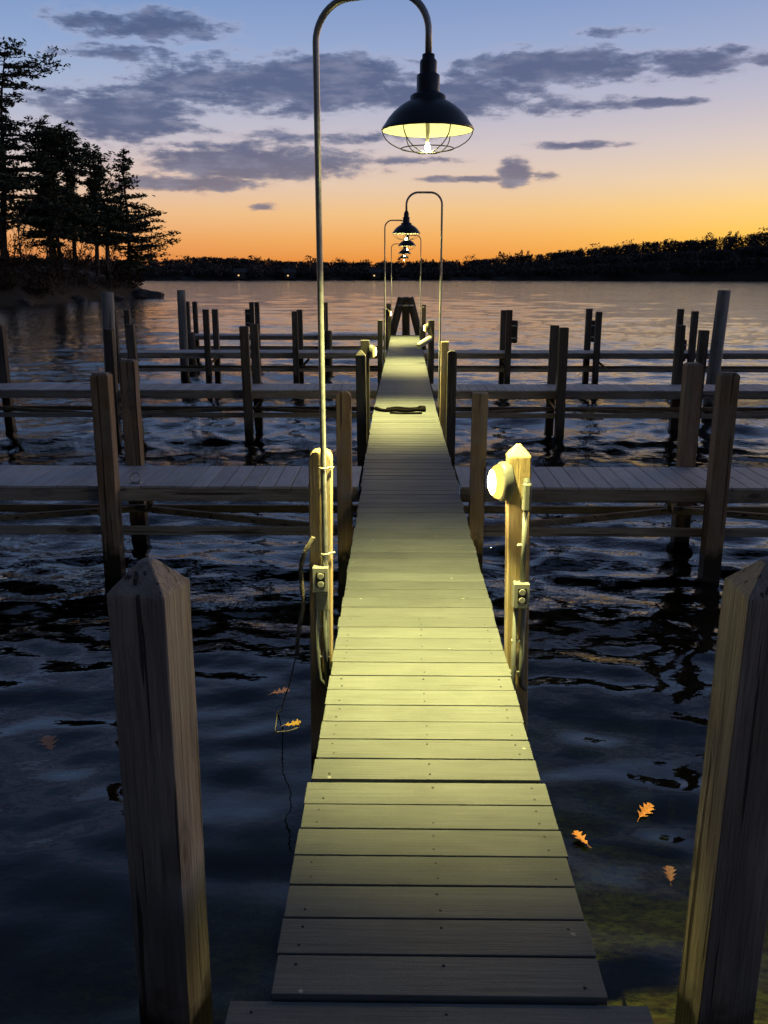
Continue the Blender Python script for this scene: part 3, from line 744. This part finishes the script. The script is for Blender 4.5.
o = MB(); o.tube([(-0.07, 0.02, -0.56), (-0.13, 0.15, -0.8), (-0.22, 0.5, -1.1), (-0.26, 0.75, -1.27), (-0.3, 0.85, -1.325), (-0.28, 0.6, -1.326), (-0.2, 0.62, -1.327), (-0.15, 0.66, -1.327)], 0.0034, 6)
o.build('tail_line', M['rope'], rp, smooth=True)

mb = twisted([(-0.4, 11.93, 0.03), (-0.28, 11.78, 0.02), (-0.12, 11.82, 0.022), (0.02, 11.76, 0.02), (0.16, 11.84, 0.022), (0.26, 11.8, 0.03), (0.2, 11.9, 0.045), (0.26, 11.97, 0.03), (0.08, 11.92, 0.02), (-0.1, 11.97, 0.025), (-0.24, 11.9, 0.02)], 0.014, 3, 26)
mb = twisted([(-0.2, 11.62, 0.016), (0.0, 11.58, 0.014), (0.22, 11.6, 0.014)], 0.008, 2, 8, 6, mb)
tag(mb.build('mooring_line', M['line'], smooth=True), 'dark heaped mooring line lying across the lit walkway planks', 'mooring line')

fe = empty('boat_fender', (0.40 + shift(19), 18.75, 0.42), 'off-white cylindrical fender sticking out over the far walkway', 'fender')
fd = Vector((-0.72, -0.55, -0.42)).normalized(); m3 = fd.to_track_quat('Z', 'Y').to_matrix()
b = MB(); b.lathe([(0.0005, -0.2), (0.03, -0.2), (0.055, -0.185), (0.066, -0.15), (0.068, 0), (0.066, 0.15), (0.055, 0.185), (0.03, 0.2), (0.0005, 0.2)], 20, (0, 0, 0), m3); b.build('fender_body', M['fender'], fe, smooth=True)
b = MB(); b.tube([m3 @ Vector((0, 0, -0.2)), m3 @ Vector((0, 0, -0.24)), (0.13, 0.15, 0.3)], 0.009, 6); b.build('lanyard', M['rope'], fe)

cl = empty('dock_cleat', (-2.42, 7.56, 0.0), 'small pale ring cleat beside the near brown post, nearest tree-side pier', 'cleat')
b = MB(); b.box((0, 0, 0.004), (0.09, 0.045, 0.008)); b.build('base_plate', M['pipe'], cl, bevel=0.002)
b = MB(); b.tube([(0.045 * math.cos(2 * math.pi * k / 20), 0.012 * math.sin(2 * math.pi * k / 20), 0.05 + 0.042 * math.sin(2 * math.pi * k / 20)) for k in range(21)], 0.0065, 8); b.build('ring', M['pipe'], cl, smooth=True)

# oak leaves floating on the lake
def oak_leaf(x, y, z, size, rz, mat, label, seed, tilt=(0, 0)):
    r = random.Random(seed)
    half = [(0.0, 0.02), (0.12, 0.07), (0.2, 0.2), (0.26, 0.08), (0.38, 0.1), (0.48, 0.3), (0.55, 0.12), (0.64, 0.13), (0.74, 0.29), (0.8, 0.12), (0.9, 0.13), (1.0, 0.0)]
    vs = []; fs = []
    for u, w in half:
        w2 = w * r.uniform(0.8, 1.25)
        for sgn in (-1, 0, 1):
            ww = w2 * sgn
            vs.append((ww * size * 1.05, (u - 0.5) * size + abs(ww) * size * 0.35, 0.11 * size * (abs(ww) * 2) ** 1.5 + 0.05 * size * (u - 0.5) ** 2 * 4 + 0.004))
    n = len(half); top = len(vs)
    vs += [(a, b, c - 0.0012) for a, b, c in vs]
    for i in range(n - 1):
        for k in range(2):
            a = i * 3 + k
            fs.append((a, a + 1, a + 4, a + 3)); fs.append((a + top + 3, a + top + 4, a + top + 1, a + top))
    mb = MB(); mb.add(vs, fs)
    mb.tube([(0, -0.5 * size, 0.006), (0.01 * size, -0.62 * size, 0.004), (0.05 * size, -0.75 * size, 0.006)], 0.0012, 5)
    o = mb.build('oak_leaf', mat); o.location = (x, y, z); o.rotation_euler = (R(tilt[0]), R(tilt[1]), R(rz))
    tag(o, label, 'leaf', 'oak leaves in the water')
oak_leaf(1.12, 3.83, WATER_Z, 0.125, -40, M['leaf'], 'largest bright orange oak leaf floating beside the big dark post', 1, (6, 10))
oak_leaf(0.76, 3.61, WATER_Z, 0.1, 25, M['leaf'], 'small orange oak leaf floating close to the walkway edge', 2, (6, 4))
oak_leaf(1.11, 3.38, WATER_Z - 0.02, 0.11, -15, M['leaf_b'], 'dim reddish oak leaf just under the surface below the largest leaf', 3, (0, 0))
oak_leaf(-0.72, 4.68, WATER_Z, 0.1, -75, M['leaf_y'], 'yellow oak leaf floating at the end of the sunken rope', 4, (5, 8))
oak_leaf(-0.85, 5.12, WATER_Z - 0.015, 0.12, -60, M['leaf_b'], 'dim reddish oak leaf beside the rope, just behind the yellow leaf', 5)
oak_leaf(-2.3, 4.95, WATER_Z - 0.3, 0.2, 30, M['leaf_b'], 'pale sunken leaf out in the dark water beyond the big tan-sided post', 6)
oak_leaf(1.62, 4.2, WATER_Z, 0.08, 10, M['leaf_b'], 'brown leaf touching the far side of the big dark post', 7)
oak_leaf(0.86, 2.35, -1.2, 0.13, 60, M['leaf'], 'sunken orange leaf on the lake bed between walkway and big dark post', 8)
oak_leaf(0.78, 6.1, WATER_Z, 0.1, 130, M['leaf_b'], 'reddish leaf floating just behind the outlet box post conduit', 9)

# weed on the shallow bed
def weeds():
    r = random.Random(9); mb = MB()
    spots = [(r.uniform(0.55, 1.6), r.uniform(0.9, 2.9)) for _ in range(60)] + [(r.uniform(-1.5, -0.55), r.uniform(1.3, 3.2)) for _ in range(35)]
    for x, y in spots:
        z = bed_height(x, y)
        for k in range(22):
            px = x + r.gauss(0, 0.07); py = y + r.gauss(0, 0.07); h = r.uniform(0.05, 0.24); w = r.uniform(0.006, 0.02)
            a = r.uniform(0, 6.28); dx = r.gauss(0, 0.08); dy = r.gauss(0, 0.08)
            cx, sx = math.cos(a) * w, math.sin(a) * w
            mb.add([(px - cx, py - sx, z - 0.02), (px + cx, py + sx, z - 0.02), (px + dx * .5 + cx, py + dy * .5 + sx, z + h * .6), (px + dx, py + dy, z + h), (px + dx * .5 - cx, py + dy * .5 - sx, z + h * .6)], [(0, 1, 2, 3, 4)])
    o = mb.build('pond_weed', M['weed']); tag(o, 'olive green weed growing on the shallow lake bed beside the walkway', 'weed', None, 'stuff')
weeds()

def litter():
    r = random.Random(31); mb = MB()
    for k in range(70):
        x = r.uniform(0.5, 1.7); y = r.uniform(0.8, 3.0); z = bed_height(x, y) + 0.02; s = r.uniform(0.03, 0.06); a = r.uniform(0, 6.28)
        pts = []
        for q in range(9):
            t = 2 * math.pi * q / 9; rad = s * (1.0 if q % 2 else 0.62) * r.uniform(0.8, 1.15)
            pts.append((x + rad * math.cos(t + a), y + 0.7 * rad * math.sin(t + a), z + r.uniform(0, 0.025)))
        mb.add(pts, [tuple(range(9))])
    o = mb.build('leaf_litter', M['leaf_b']); tag(o, 'brown sunken leaf litter lying on the shallow lake bed', 'leaf litter', None, 'stuff')
litter()

# ------------------------------------------------------------------ wooded point
def bank_h(x, y):
    # distance inside the shoreline of the point (positive on land)
    tip = Vector((-30.4, 107.0))
    pts = [(-75, 52), (-52, 62), (-40, 71), (-33, 80), (-31.6, 92), (-30.2, 100), (-29.0, 107), (-31, 112), (-40, 120), (-60, 128)]
    return pts
def build_point():
    pts = bank_h(0, 0)
    poly = [Vector(p) for p in pts]
    def inside(x, y):
        # signed distance to the open polyline; land is on the -x side
        best = 1e9; s = -1
        for a, b in zip(poly, poly[1:]):
            d = b - a; t = max(0, min(1, (Vector((x, y)) - a).dot(d) / d.length_squared)); q = a + d * t
            dd = (Vector((x, y)) - q).length
            if dd < best:
                best = dd; cr = d.x * (y - a.y) - d.y * (x - a.x); s = 1 if cr > 0 else -1
        return best * s
    xs = np.arange(-130, -27.9, 1.3); ys = np.arange(44, 136, 1.3); vs = []; fs = []
    for y in ys:
        for x in xs:
            d = inside(x, y)
            if y > 126: d -= (y - 126)
            h = 3.3 * (1 - math.exp(-max(d, 0) / 3.2)) if d > 0 else d * 0.5
            h += 0.5 * noise.noise(Vector((x * 0.35, y * 0.35, 0))) * min(1, max(d, 0) / 2 + 0.3) + 0.22 * noise.noise(Vector((x * 1.3, y * 1.3, 5)))
            vs.append((x, y, max(-4, WATER_Z + h)))
    n = len(xs)
    for j in range(len(ys) - 1):
        for i in range(n - 1): fs.append((j * n + i, j * n + i + 1, (j + 1) * n + i + 1, (j + 1) * n + i))
    mb = MB(); mb.add(vs, fs); structure(mb.build('land_point', M['bank'], smooth=True))
    return inside
inside = build_point()

def leaf_quads(arr_v, arr_f, c, r, n, size, flat, rr):
    """n small leaf faces scattered in an ellipsoid of radii r round c"""
    p = rr.normal(0, 0.5, (n, 3)) * r + c
    a = rr.normal(0, 1, (n, 3)); a[:, 2] *= flat; a /= np.linalg.norm(a, axis=1)[:, None] + 1e-9
    b = np.cross(a, rr.normal(0, 1, (n, 3))); b /= np.linalg.norm(b, axis=1)[:, None] + 1e-9
    s = size * rr.uniform(0.6, 1.4, (n, 1))
    base = sum(len(x) for x in arr_v)
    q = np.stack([p - a * s, p + b * s * 0.32, p + a * s, p - b * s * 0.32], 1).reshape(-1, 3)
    arr_v.append(q); arr_f.append(np.arange(n * 4).reshape(n, 4) + base)

def leaf_mesh(name, av, af, mat, parent):
    v = np.concatenate(av); f = np.concatenate(af)
    me = bpy.data.meshes.new(name); me.from_pydata(v.tolist(), [], f.tolist()); me.update(); me.materials.append(mat)
    o = bpy.data.objects.new(name, me); COL.objects.link(o); o.parent = parent; return o

def pine(loc, h, clear, radius, shape, label, seed, density=1.0, gaps=0.0, group='pines on the wooded point', side=None, lean=0.0):
    rr = np.random.default_rng(seed); r = random.Random(seed)
    e = empty('pine_tree', loc, label, 'tree', group)
    tr = MB(); av = []; af = []
    lx = lean * h
    tp = lambda z: Vector((lx * (z / h) ** 1.4 + 0.12 * math.sin(z * 0.5 + seed), 0.12 * math.cos(z * 0.43 + seed), z))
    base_r = 0.016 * h + 0.05
    tr.tube([tp(h * k / 10) - Vector((0, 0, 0.6 if k == 0 else 0)) for k in range(11)], [base_r * (1 - 0.93 * k / 10) + 0.012 for k in range(11)], 8)
    z = clear
    while z < h * 0.985:
        f = (z - clear) / (h - clear)
        L = radius * shape(f)
        nb = max(3, int(round((5 if f < 0.8 else 4) * density)))
        a0 = r.uniform(0, 6.28)
        for k in range(nb):
            if r.random() < gaps: continue
            a = a0 + 6.283 * k / nb + r.uniform(-0.4, 0.4)
            l = L * r.uniform(0.5, 1.2)
            if side: l *= 1 + side[1] * math.cos(a - side[0])
            zz = z + r.uniform(-0.35, 0.35)
            rise = r.uniform(-0.06, 0.16) * l if f < 0.75 else r.uniform(0.15, 0.5) * l
            p0 = tp(min(zz, h)); d = Vector((math.cos(a), math.sin(a), 0))
            mid = p0 + d * l * 0.55 + Vector((0, 0, rise * 0.25 - 0.03 * l)); end = p0 + d * l + Vector((0, 0, rise))
            br = 0.018 * l + 0.015
            tr.tube([p0, mid, end], [br, br * 0.6, br * 0.2], 4, False)
            nc = max(2, int(l / 0.55))
            for c in range(nc):
                u = 0.3 + 0.7 * (c + r.random()) / nc
                q = p0.lerp(mid, u / 0.55) if u < 0.55 else mid.lerp(end, (u - 0.55) / 0.45)
                w = 0.32 + 0.16 * l * (1.15 - abs(u - 0.65))
                off = d.cross(Vector((0, 0, 1))) * r.gauss(0, 0.22) * l * u
                q = q + off
                leaf_quads(av, af, np.array((q.x, q.y, q.z + 0.1)), np.array((w, w, 0.2)), int(13 * density) + 3, 0.25, 0.5, rr)
        z += r.uniform(0.55, 0.95) * (0.045 * h + 0.25) if h > 15 else r.uniform(0.42, 0.72)
    leaf_quads(av, af, np.array((tp(h).x, tp(h).y, h - 0.15)), np.array((0.25, 0.25, 0.5)), 24, 0.25, 0.8, rr)
    tr.build('trunk', M['bark'], e); leaf_mesh('crown', av, af, M['needle'], e)
    return e
def gz(x, y):
    d = inside(x, y); return WATER_Z + (3.3 * (1 - math.exp(-max(d, 0) / 3.2)) if d > 0 else 0)
cone = lambda f: (1 - f) ** 0.85 * (0.35 + 0.65 * min(1, f * 6 + 0.3)) + 0.05
plate = lambda f: (0.55 + 0.45 * math.sin(f * 9.5)) * (1.0 - 0.55 * f) if f < 0.9 else 0.3
dome = lambda f: (1.02 - f) ** 0.62 * (0.8 + 0.34 * math.sin(f * 19)) * (0.55 + 0.45 * min(1, f * 4))
def P(x, y): return (x, y, gz(x, y) - 0.1)
pine(P(-41.0, 95), 21.6, 9.0, 8.6, plate, 'tallest pine with open flat layered branches, at the picture edge', 3, 1.35, 0.14, side=(0.0, 0.25), lean=0.10)
pine(P(-31.3, 106), 14.6, 2.0, 5.2, cone, 'cone-shaped pine standing at the tip of the point, nearest the open lake', 11, 1.1, 0.22, lean=0.02)
pine(P(-36.5, 97), 15.2, 4.6, 4.8, plate, 'dense dark pine in the grove right beside the tallest pine', 21, 1.3, 0.1)
pine(P(-33.9, 96), 14.4, 4.4, 4.6, plate, 'dense dark pine in the middle of the grove', 22, 1.3, 0.1)
pine(P(-32.6, 99), 14.2, 4.6, 4.4, plate, 'ragged pine between grove middle and the cone-shaped pine', 29, 1.2, 0.15)
pine(P(-32.6, 102), 12.2, 4.2, 3.8, cone, 'lower pine directly behind the cone-shaped pine trunk', 24, 1.3, 0.1)
pine(P(-39.2, 90), 13.2, 4.2, 5.0, dome, 'dark pine crowding the lower trunk of the tallest pine', 25, 1.4, 0.08)
pine(P(-37.6, 101), 14.6, 4.8, 5.0, plate, 'dark pine at the back of the grove behind the tallest pine', 26, 1.45, 0.05)
pine(P(-43.5, 92), 15.5, 4.6, 5.0, dome, 'dark pine cut by the picture edge behind the tallest pine trunk', 27, 1.4, 0.08)
pine(P(-34.9, 92), 11.6, 3.6, 4.2, dome, 'shorter bushy pine at the front of the grove', 28, 1.3, 0.08)

def bare(loc, h, mat, label, seed, group='bare saplings on the wooded point'):
    r = random.Random(seed); e = empty('bare_tree', loc, label, 'tree', group)
    tr = MB(); tw = MB()
    def grow(mb, p, d, l, rad, lev):
        pts = [p]; q = p
        for k in range(4):
            d = (d + Vector((r.gauss(0, .12), r.gauss(0, .12), r.gauss(0.04, .06)))).normalized(); q = q + d * l / 4; pts.append(q)
        mb.tube(pts, [rad, rad * .85, rad * .7, rad * .55, rad * .4], 5, False)
        if lev < 3:
            for k in range(r.randint(3, 5)):
                i = r.randint(1, 4)
                a = r.uniform(0, 6.28); nd = (d * 0.8 + Vector((math.cos(a), math.sin(a), 0.25)) * r.uniform(0.4, 0.8)).normalized()
                grow(tw, pts[i], nd, l * r.uniform(0.45, 0.65), rad * 0.45, lev + 1)
    grow(tr, Vector((0, 0, -0.3)), Vector((r.gauss(0, .1), r.gauss(0, .1), 1)).normalized(), h * 0.62, 0.012 * h + 0.02, 0)
    tr.build('trunk', mat, e); tw.build('branches', mat, e)
bare(P(-38.6, 78.5), 6.0, M['bark_pale'], 'pale leafless sapling at the shore below the tallest pine', 2)
bare(P(-36.9, 79.5), 6.6, M['bark_pale'], 'pale forked sapling at the shore in front of the grove', 4)
bare(P(-37.6, 88.5), 8.0, M['bark'], 'dark leafless tree among the grove trunks', 6)
bare(P(-33.4, 93), 7.4, M['bark'], 'dark leafless tree in front of the grove middle', 8)
bare(P(-32.4, 98), 7.0, M['bark'], 'leafless tree beside the cone-shaped pine trunk', 10)
bare(P(-35.9, 87), 9.0, M['bark'], 'dark leafless tree at the front of the grove beside the forked sapling', 14)
bare(P(-34.3, 89.5), 8.4, M['bark'], 'dark leafless tree near the tall russet brush', 16)
bare(P(-31.7, 99.5), 8.0, M['bark'], 'dark leafless tree leaning near the tip of the point', 18)
bare(P(-31.9, 101.5), 5.2, M['bark_pale'], 'pale crooked sapling under the cone-shaped pine', 12)

def bush(loc, rad, h, label, seed):
    rr = np.random.default_rng(seed); r = random.Random(seed); av = []; af = []
    e = empty('bush', loc, label, 'bush', 'brush on the wooded point'); st = MB()
    for k in range(26):
        a = r.uniform(0, 6.28); q = rad * math.sqrt(r.random()); z = r.uniform(0.15, 1.0) * h * (1.1 - q / rad * 0.6)
        st.tube([(0.2 * math.cos(a), 0.2 * math.sin(a), -0.3), (q * math.cos(a), q * math.sin(a), z)], [0.03, 0.008], 3, False)
        leaf_quads(av, af, np.array((q * math.cos(a), q * math.sin(a), z)), np.array((0.5, 0.5, 0.35)), 26, 0.17, 1.0, rr)
    st.build('stems', M['bark'], e); leaf_mesh('foliage', av, af, M['brush'], e)
for i, (x, y, ra, h, lb) in enumerate([(-33.2, 88.5, 2.6, 5.4, 'tall russet brush in front of the grove middle'), (-34.6, 84, 2.2, 3.6, 'russet brush at the shore bend'),
        (-36.2, 82.5, 2.3, 3.4, 'low brush behind the pale forked sapling'), (-32.6, 95.5, 2.0, 4.6, 'brush at the foot of the cone-shaped pine'), (-39.0, 81, 2.4, 3.4, 'low brush under the tallest pine'),
        (-35.4, 89, 2.4, 5.0, 'brush filling the gap between grove trunks'), (-38.8, 85.5, 2.4, 4.2, 'brush around the base of the tallest pine'), (-41.5, 78, 2.4, 3.0, 'low brush at the picture edge shore'),
        (-37.3, 92, 2.6, 5.2, 'tall brush between the tallest pine and the grove'), (-34.0, 93, 2.2, 5.0, 'tall brush among the middle grove trunks'), (-31.6, 101, 1.7, 3.0, 'brush just before the tip of the point'),
        (-30.9, 105, 1.5, 2.2, 'small brush on the tip of the point'), (-33.4, 83.6, 1.3, 1.6, 'small shore brush overhanging the water at the bend'), (-37.0, 77.6, 1.5, 1.8, 'small shore brush below the pale saplings'), (-35.2, 80.2, 1.3, 1.6, 'small shore brush beside the bend rock')]):
    bush(P(x, y), ra, h, lb, 40 + i)

def rock(x, y, s, label, seed):
    import bmesh
    bm = bmesh.new(); bmesh.ops.create_icosphere(bm, subdivisions=3, radius=1)
    for v in bm.verts:
        k = 1 + 0.35 * noise.noise(v.co * 1.3 + Vector((seed, 0, 0))) + 0.12 * noise.noise(v.co * 4 + Vector((0, seed, 0)))
        v.co = Vector((v.co.x * s[0], v.co.y * s[1], v.co.z * s[2])) * k
    me = bpy.data.meshes.new('shore_rock'); bm.to_mesh(me); bm.free(); me.materials.append(M['rock'])
    o = bpy.data.objects.new('shore_rock', me); COL.objects.link(o); o.location = (x, y, WATER_Z + s[2] * 0.25)
    tag(o, label, 'rock', 'rocks along the wooded point')
rock(-29.6, 104.5, (2.3, 1.8, 0.75), 'long low rock at the very tip of the wooded point', 1)
rock(-30.8, 97.5, (1.1, 0.9, 0.55), 'rounded shore rock just before the tip of the point', 2)
rock(-31.9, 90, (0.9, 0.8, 0.5), 'dark shore rock below the tall russet brush', 3)
rock(-33.8, 80.6, (1.0, 0.8, 0.45), 'shore rock at the bend below the forked sapling', 4)
rock(-36.9, 75.6, (0.9, 0.8, 0.5), 'shore rock below the tallest pine', 5)

# ------------------------------------------------------------------ far shore
PROF = [(-60, 9), (-32, 9), (-22, 10.2), (-14.6, 9.2), (-12.0, 11.0), (-9.5, 10.2), (-7.5, 9.0), (-4, 8.5), (0, 8.5), (4, 9.0), (6.6, 11.0), (9, 12.6), (12.4, 15.4), (15.2, 18.0), (18, 18.6), (20, 20), (23, 23.5), (30, 30), (60, 24)]
def prof(a):
    for (x0, y0), (x1, y1) in zip(PROF, PROF[1:]):
        if x0 <= a <= x1: return y0 + (y1 - y0) * (a - x0) / (x1 - x0)
    return PROF[0][1]
def pol(a, d): return (d * math.sin(R(a)), d * math.cos(R(a)))
def far_shore():
    rows = [(468, -0.5), (474, 0.25), (480, 0.16), (500, 0.5), (535, 0.92), (560, 1.0), (620, 1.0), (760, 0.5), (900, -0.1)]
    az = np.arange(-62, 62.01, 0.8); vs = []; fs = []
    for d, k in rows:
        for a in az:
            x, y = pol(a, d + 6 * noise.noise(Vector((a * 0.4, 0, 1))))
            h = prof(a) if k > 0.2 else 6
            vs.append((x, y, WATER_Z + k * max(2.0, h - 3.4) + (0.5 * noise.noise(Vector((a * 2, d, 0))) if k > .3 else 0)))
    n = len(az)
    for j in range(len(rows) - 1):
        for i in range(n - 1): fs.append((j * n + i, j * n + i + 1, (j + 1) * n + i + 1, (j + 1) * n + i))
    mb = MB(); mb.add(vs, fs); structure(mb.build('far_shore', M['bank'], smooth=True))
    rr = np.random.default_rng(7); r = random.Random(7); av = []; af = []
    for k in range(2100):
        a = r.uniform(-27, 33) if k < 1950 else r.uniform(-60, 60)
        rowq = k % 3
        d = (480, 506, 540)[rowq] + r.uniform(-8, 12)
        hh = prof(a)
        gb = max(2.0, hh - 4.2) * (0.16, 0.55, 0.92)[rowq] + WATER_Z
        top = WATER_Z + 2.5 * 0 + hh * (0.5, 0.8, 1.04)[rowq] * (d / 480 if rowq == 2 else 1) * r.uniform(0.93, 0.98) + (r.random() ** 14) * 4.0
        th = max(3.5, top - gb)
        x, y = pol(a, d); conif = r.random() < 0.3
        w = th * (0.26 if conif else 0.5) + 0.8
        m = 5 if conif else 7
        for q in range(m):
            f = (q + 0.5) / m
            ww = w * ((1.15 - f) if conif else math.sqrt(max(0.08, 1 - (1.7 * f - 0.75) ** 2)))
            leaf_quads(av, af, np.array((x + r.gauss(0, 0.2) * w, y, gb + th * (0.12 + 0.86 * f))), np.array((ww, ww, th / m * 0.7)), 20, 0.8, 0.9, rr)
    v = np.concatenate(av); f = np.concatenate(af)
    me = bpy.data.meshes.new('far_forest'); me.from_pydata(v.tolist(), [], f.tolist()); me.update(); me.materials.append(M['far_leaf_hazed'])
    o = bpy.data.objects.new('far_forest', me); COL.objects.link(o)
    tag(o, 'dark wooded hills along the opposite shore of the lake', 'forest', None, 'stuff')
far_shore()

def cottage(a, d, z, label):
    x, y = pol(a, d); e = empty('lake_cottage', (x, y, z), label, 'cottage', 'cottages on the opposite shore', -R(a))
    b = MB(); b.box((0, 0, 1.5), (5, 5, 3.0)); b.build('wall', M['clap'], e)
    rf = MB(); rf.add([(-3.3, -2.9, 3.1), (3.3, -2.9, 3.1), (3.3, 2.9, 3.1), (-3.3, 2.9, 3.1), (-3.3, 0, 5.0), (3.3, 0, 5.0)], [(0, 1, 5, 4), (2, 3, 4, 5), (1, 2, 5), (3, 0, 4), (3, 2, 1, 0)]); rf.build('roof', M['roof'], e)
    q = MB(); q.box((-0.8, -2.53, 1.6), (0.7, 0.06, 0.6)); q.build('window', M['window'], e)
cottage(-6.75, 470, -0.1, 'tiny cottage with lit window on the far shore, nearest the first lamp pole')
cottage(-1.35, 470, -0.1, 'tiny cottage with lit window on the far shore, nearest the third lamp pole')
cottage(-9.8, 471, 0.0, 'tiny cottage with lit window on the far shore, close to the wooded point')

# ------------------------------------------------------------------ camera and output
cam = bpy.data.cameras.new('camera'); co = bpy.data.objects.new('camera', cam); COL.objects.link(co)
co.location = (-0.115, 0, 1.78); co.rotation_euler = (R(90 - 15.07), 0, R(0.817))
cam.sensor_fit = 'VERTICAL'; cam.sensor_height = 36; cam.lens = 880 / 1024 * 36
cam.clip_start = 0.05; cam.clip_end = 12000
scene.camera = co
scene.view_settings.view_transform = 'Standard'; scene.view_settings.look = 'None'
scene.view_settings.exposure = 0.0; scene.view_settings.gamma = 1.0; scene.view_settings.use_curve_mapping = False
scene.render.engine = 'CYCLES'
cy = scene.cycles
cy.use_denoising = True
cy.max_bounces = 8; cy.transparent_max_bounces = 12; cy.glossy_bounces = 4; cy.diffuse_bounces = 3
cy.sample_clamp_indirect = 4.0; cy.caustics_reflective = False; cy.caustics_refractive = False
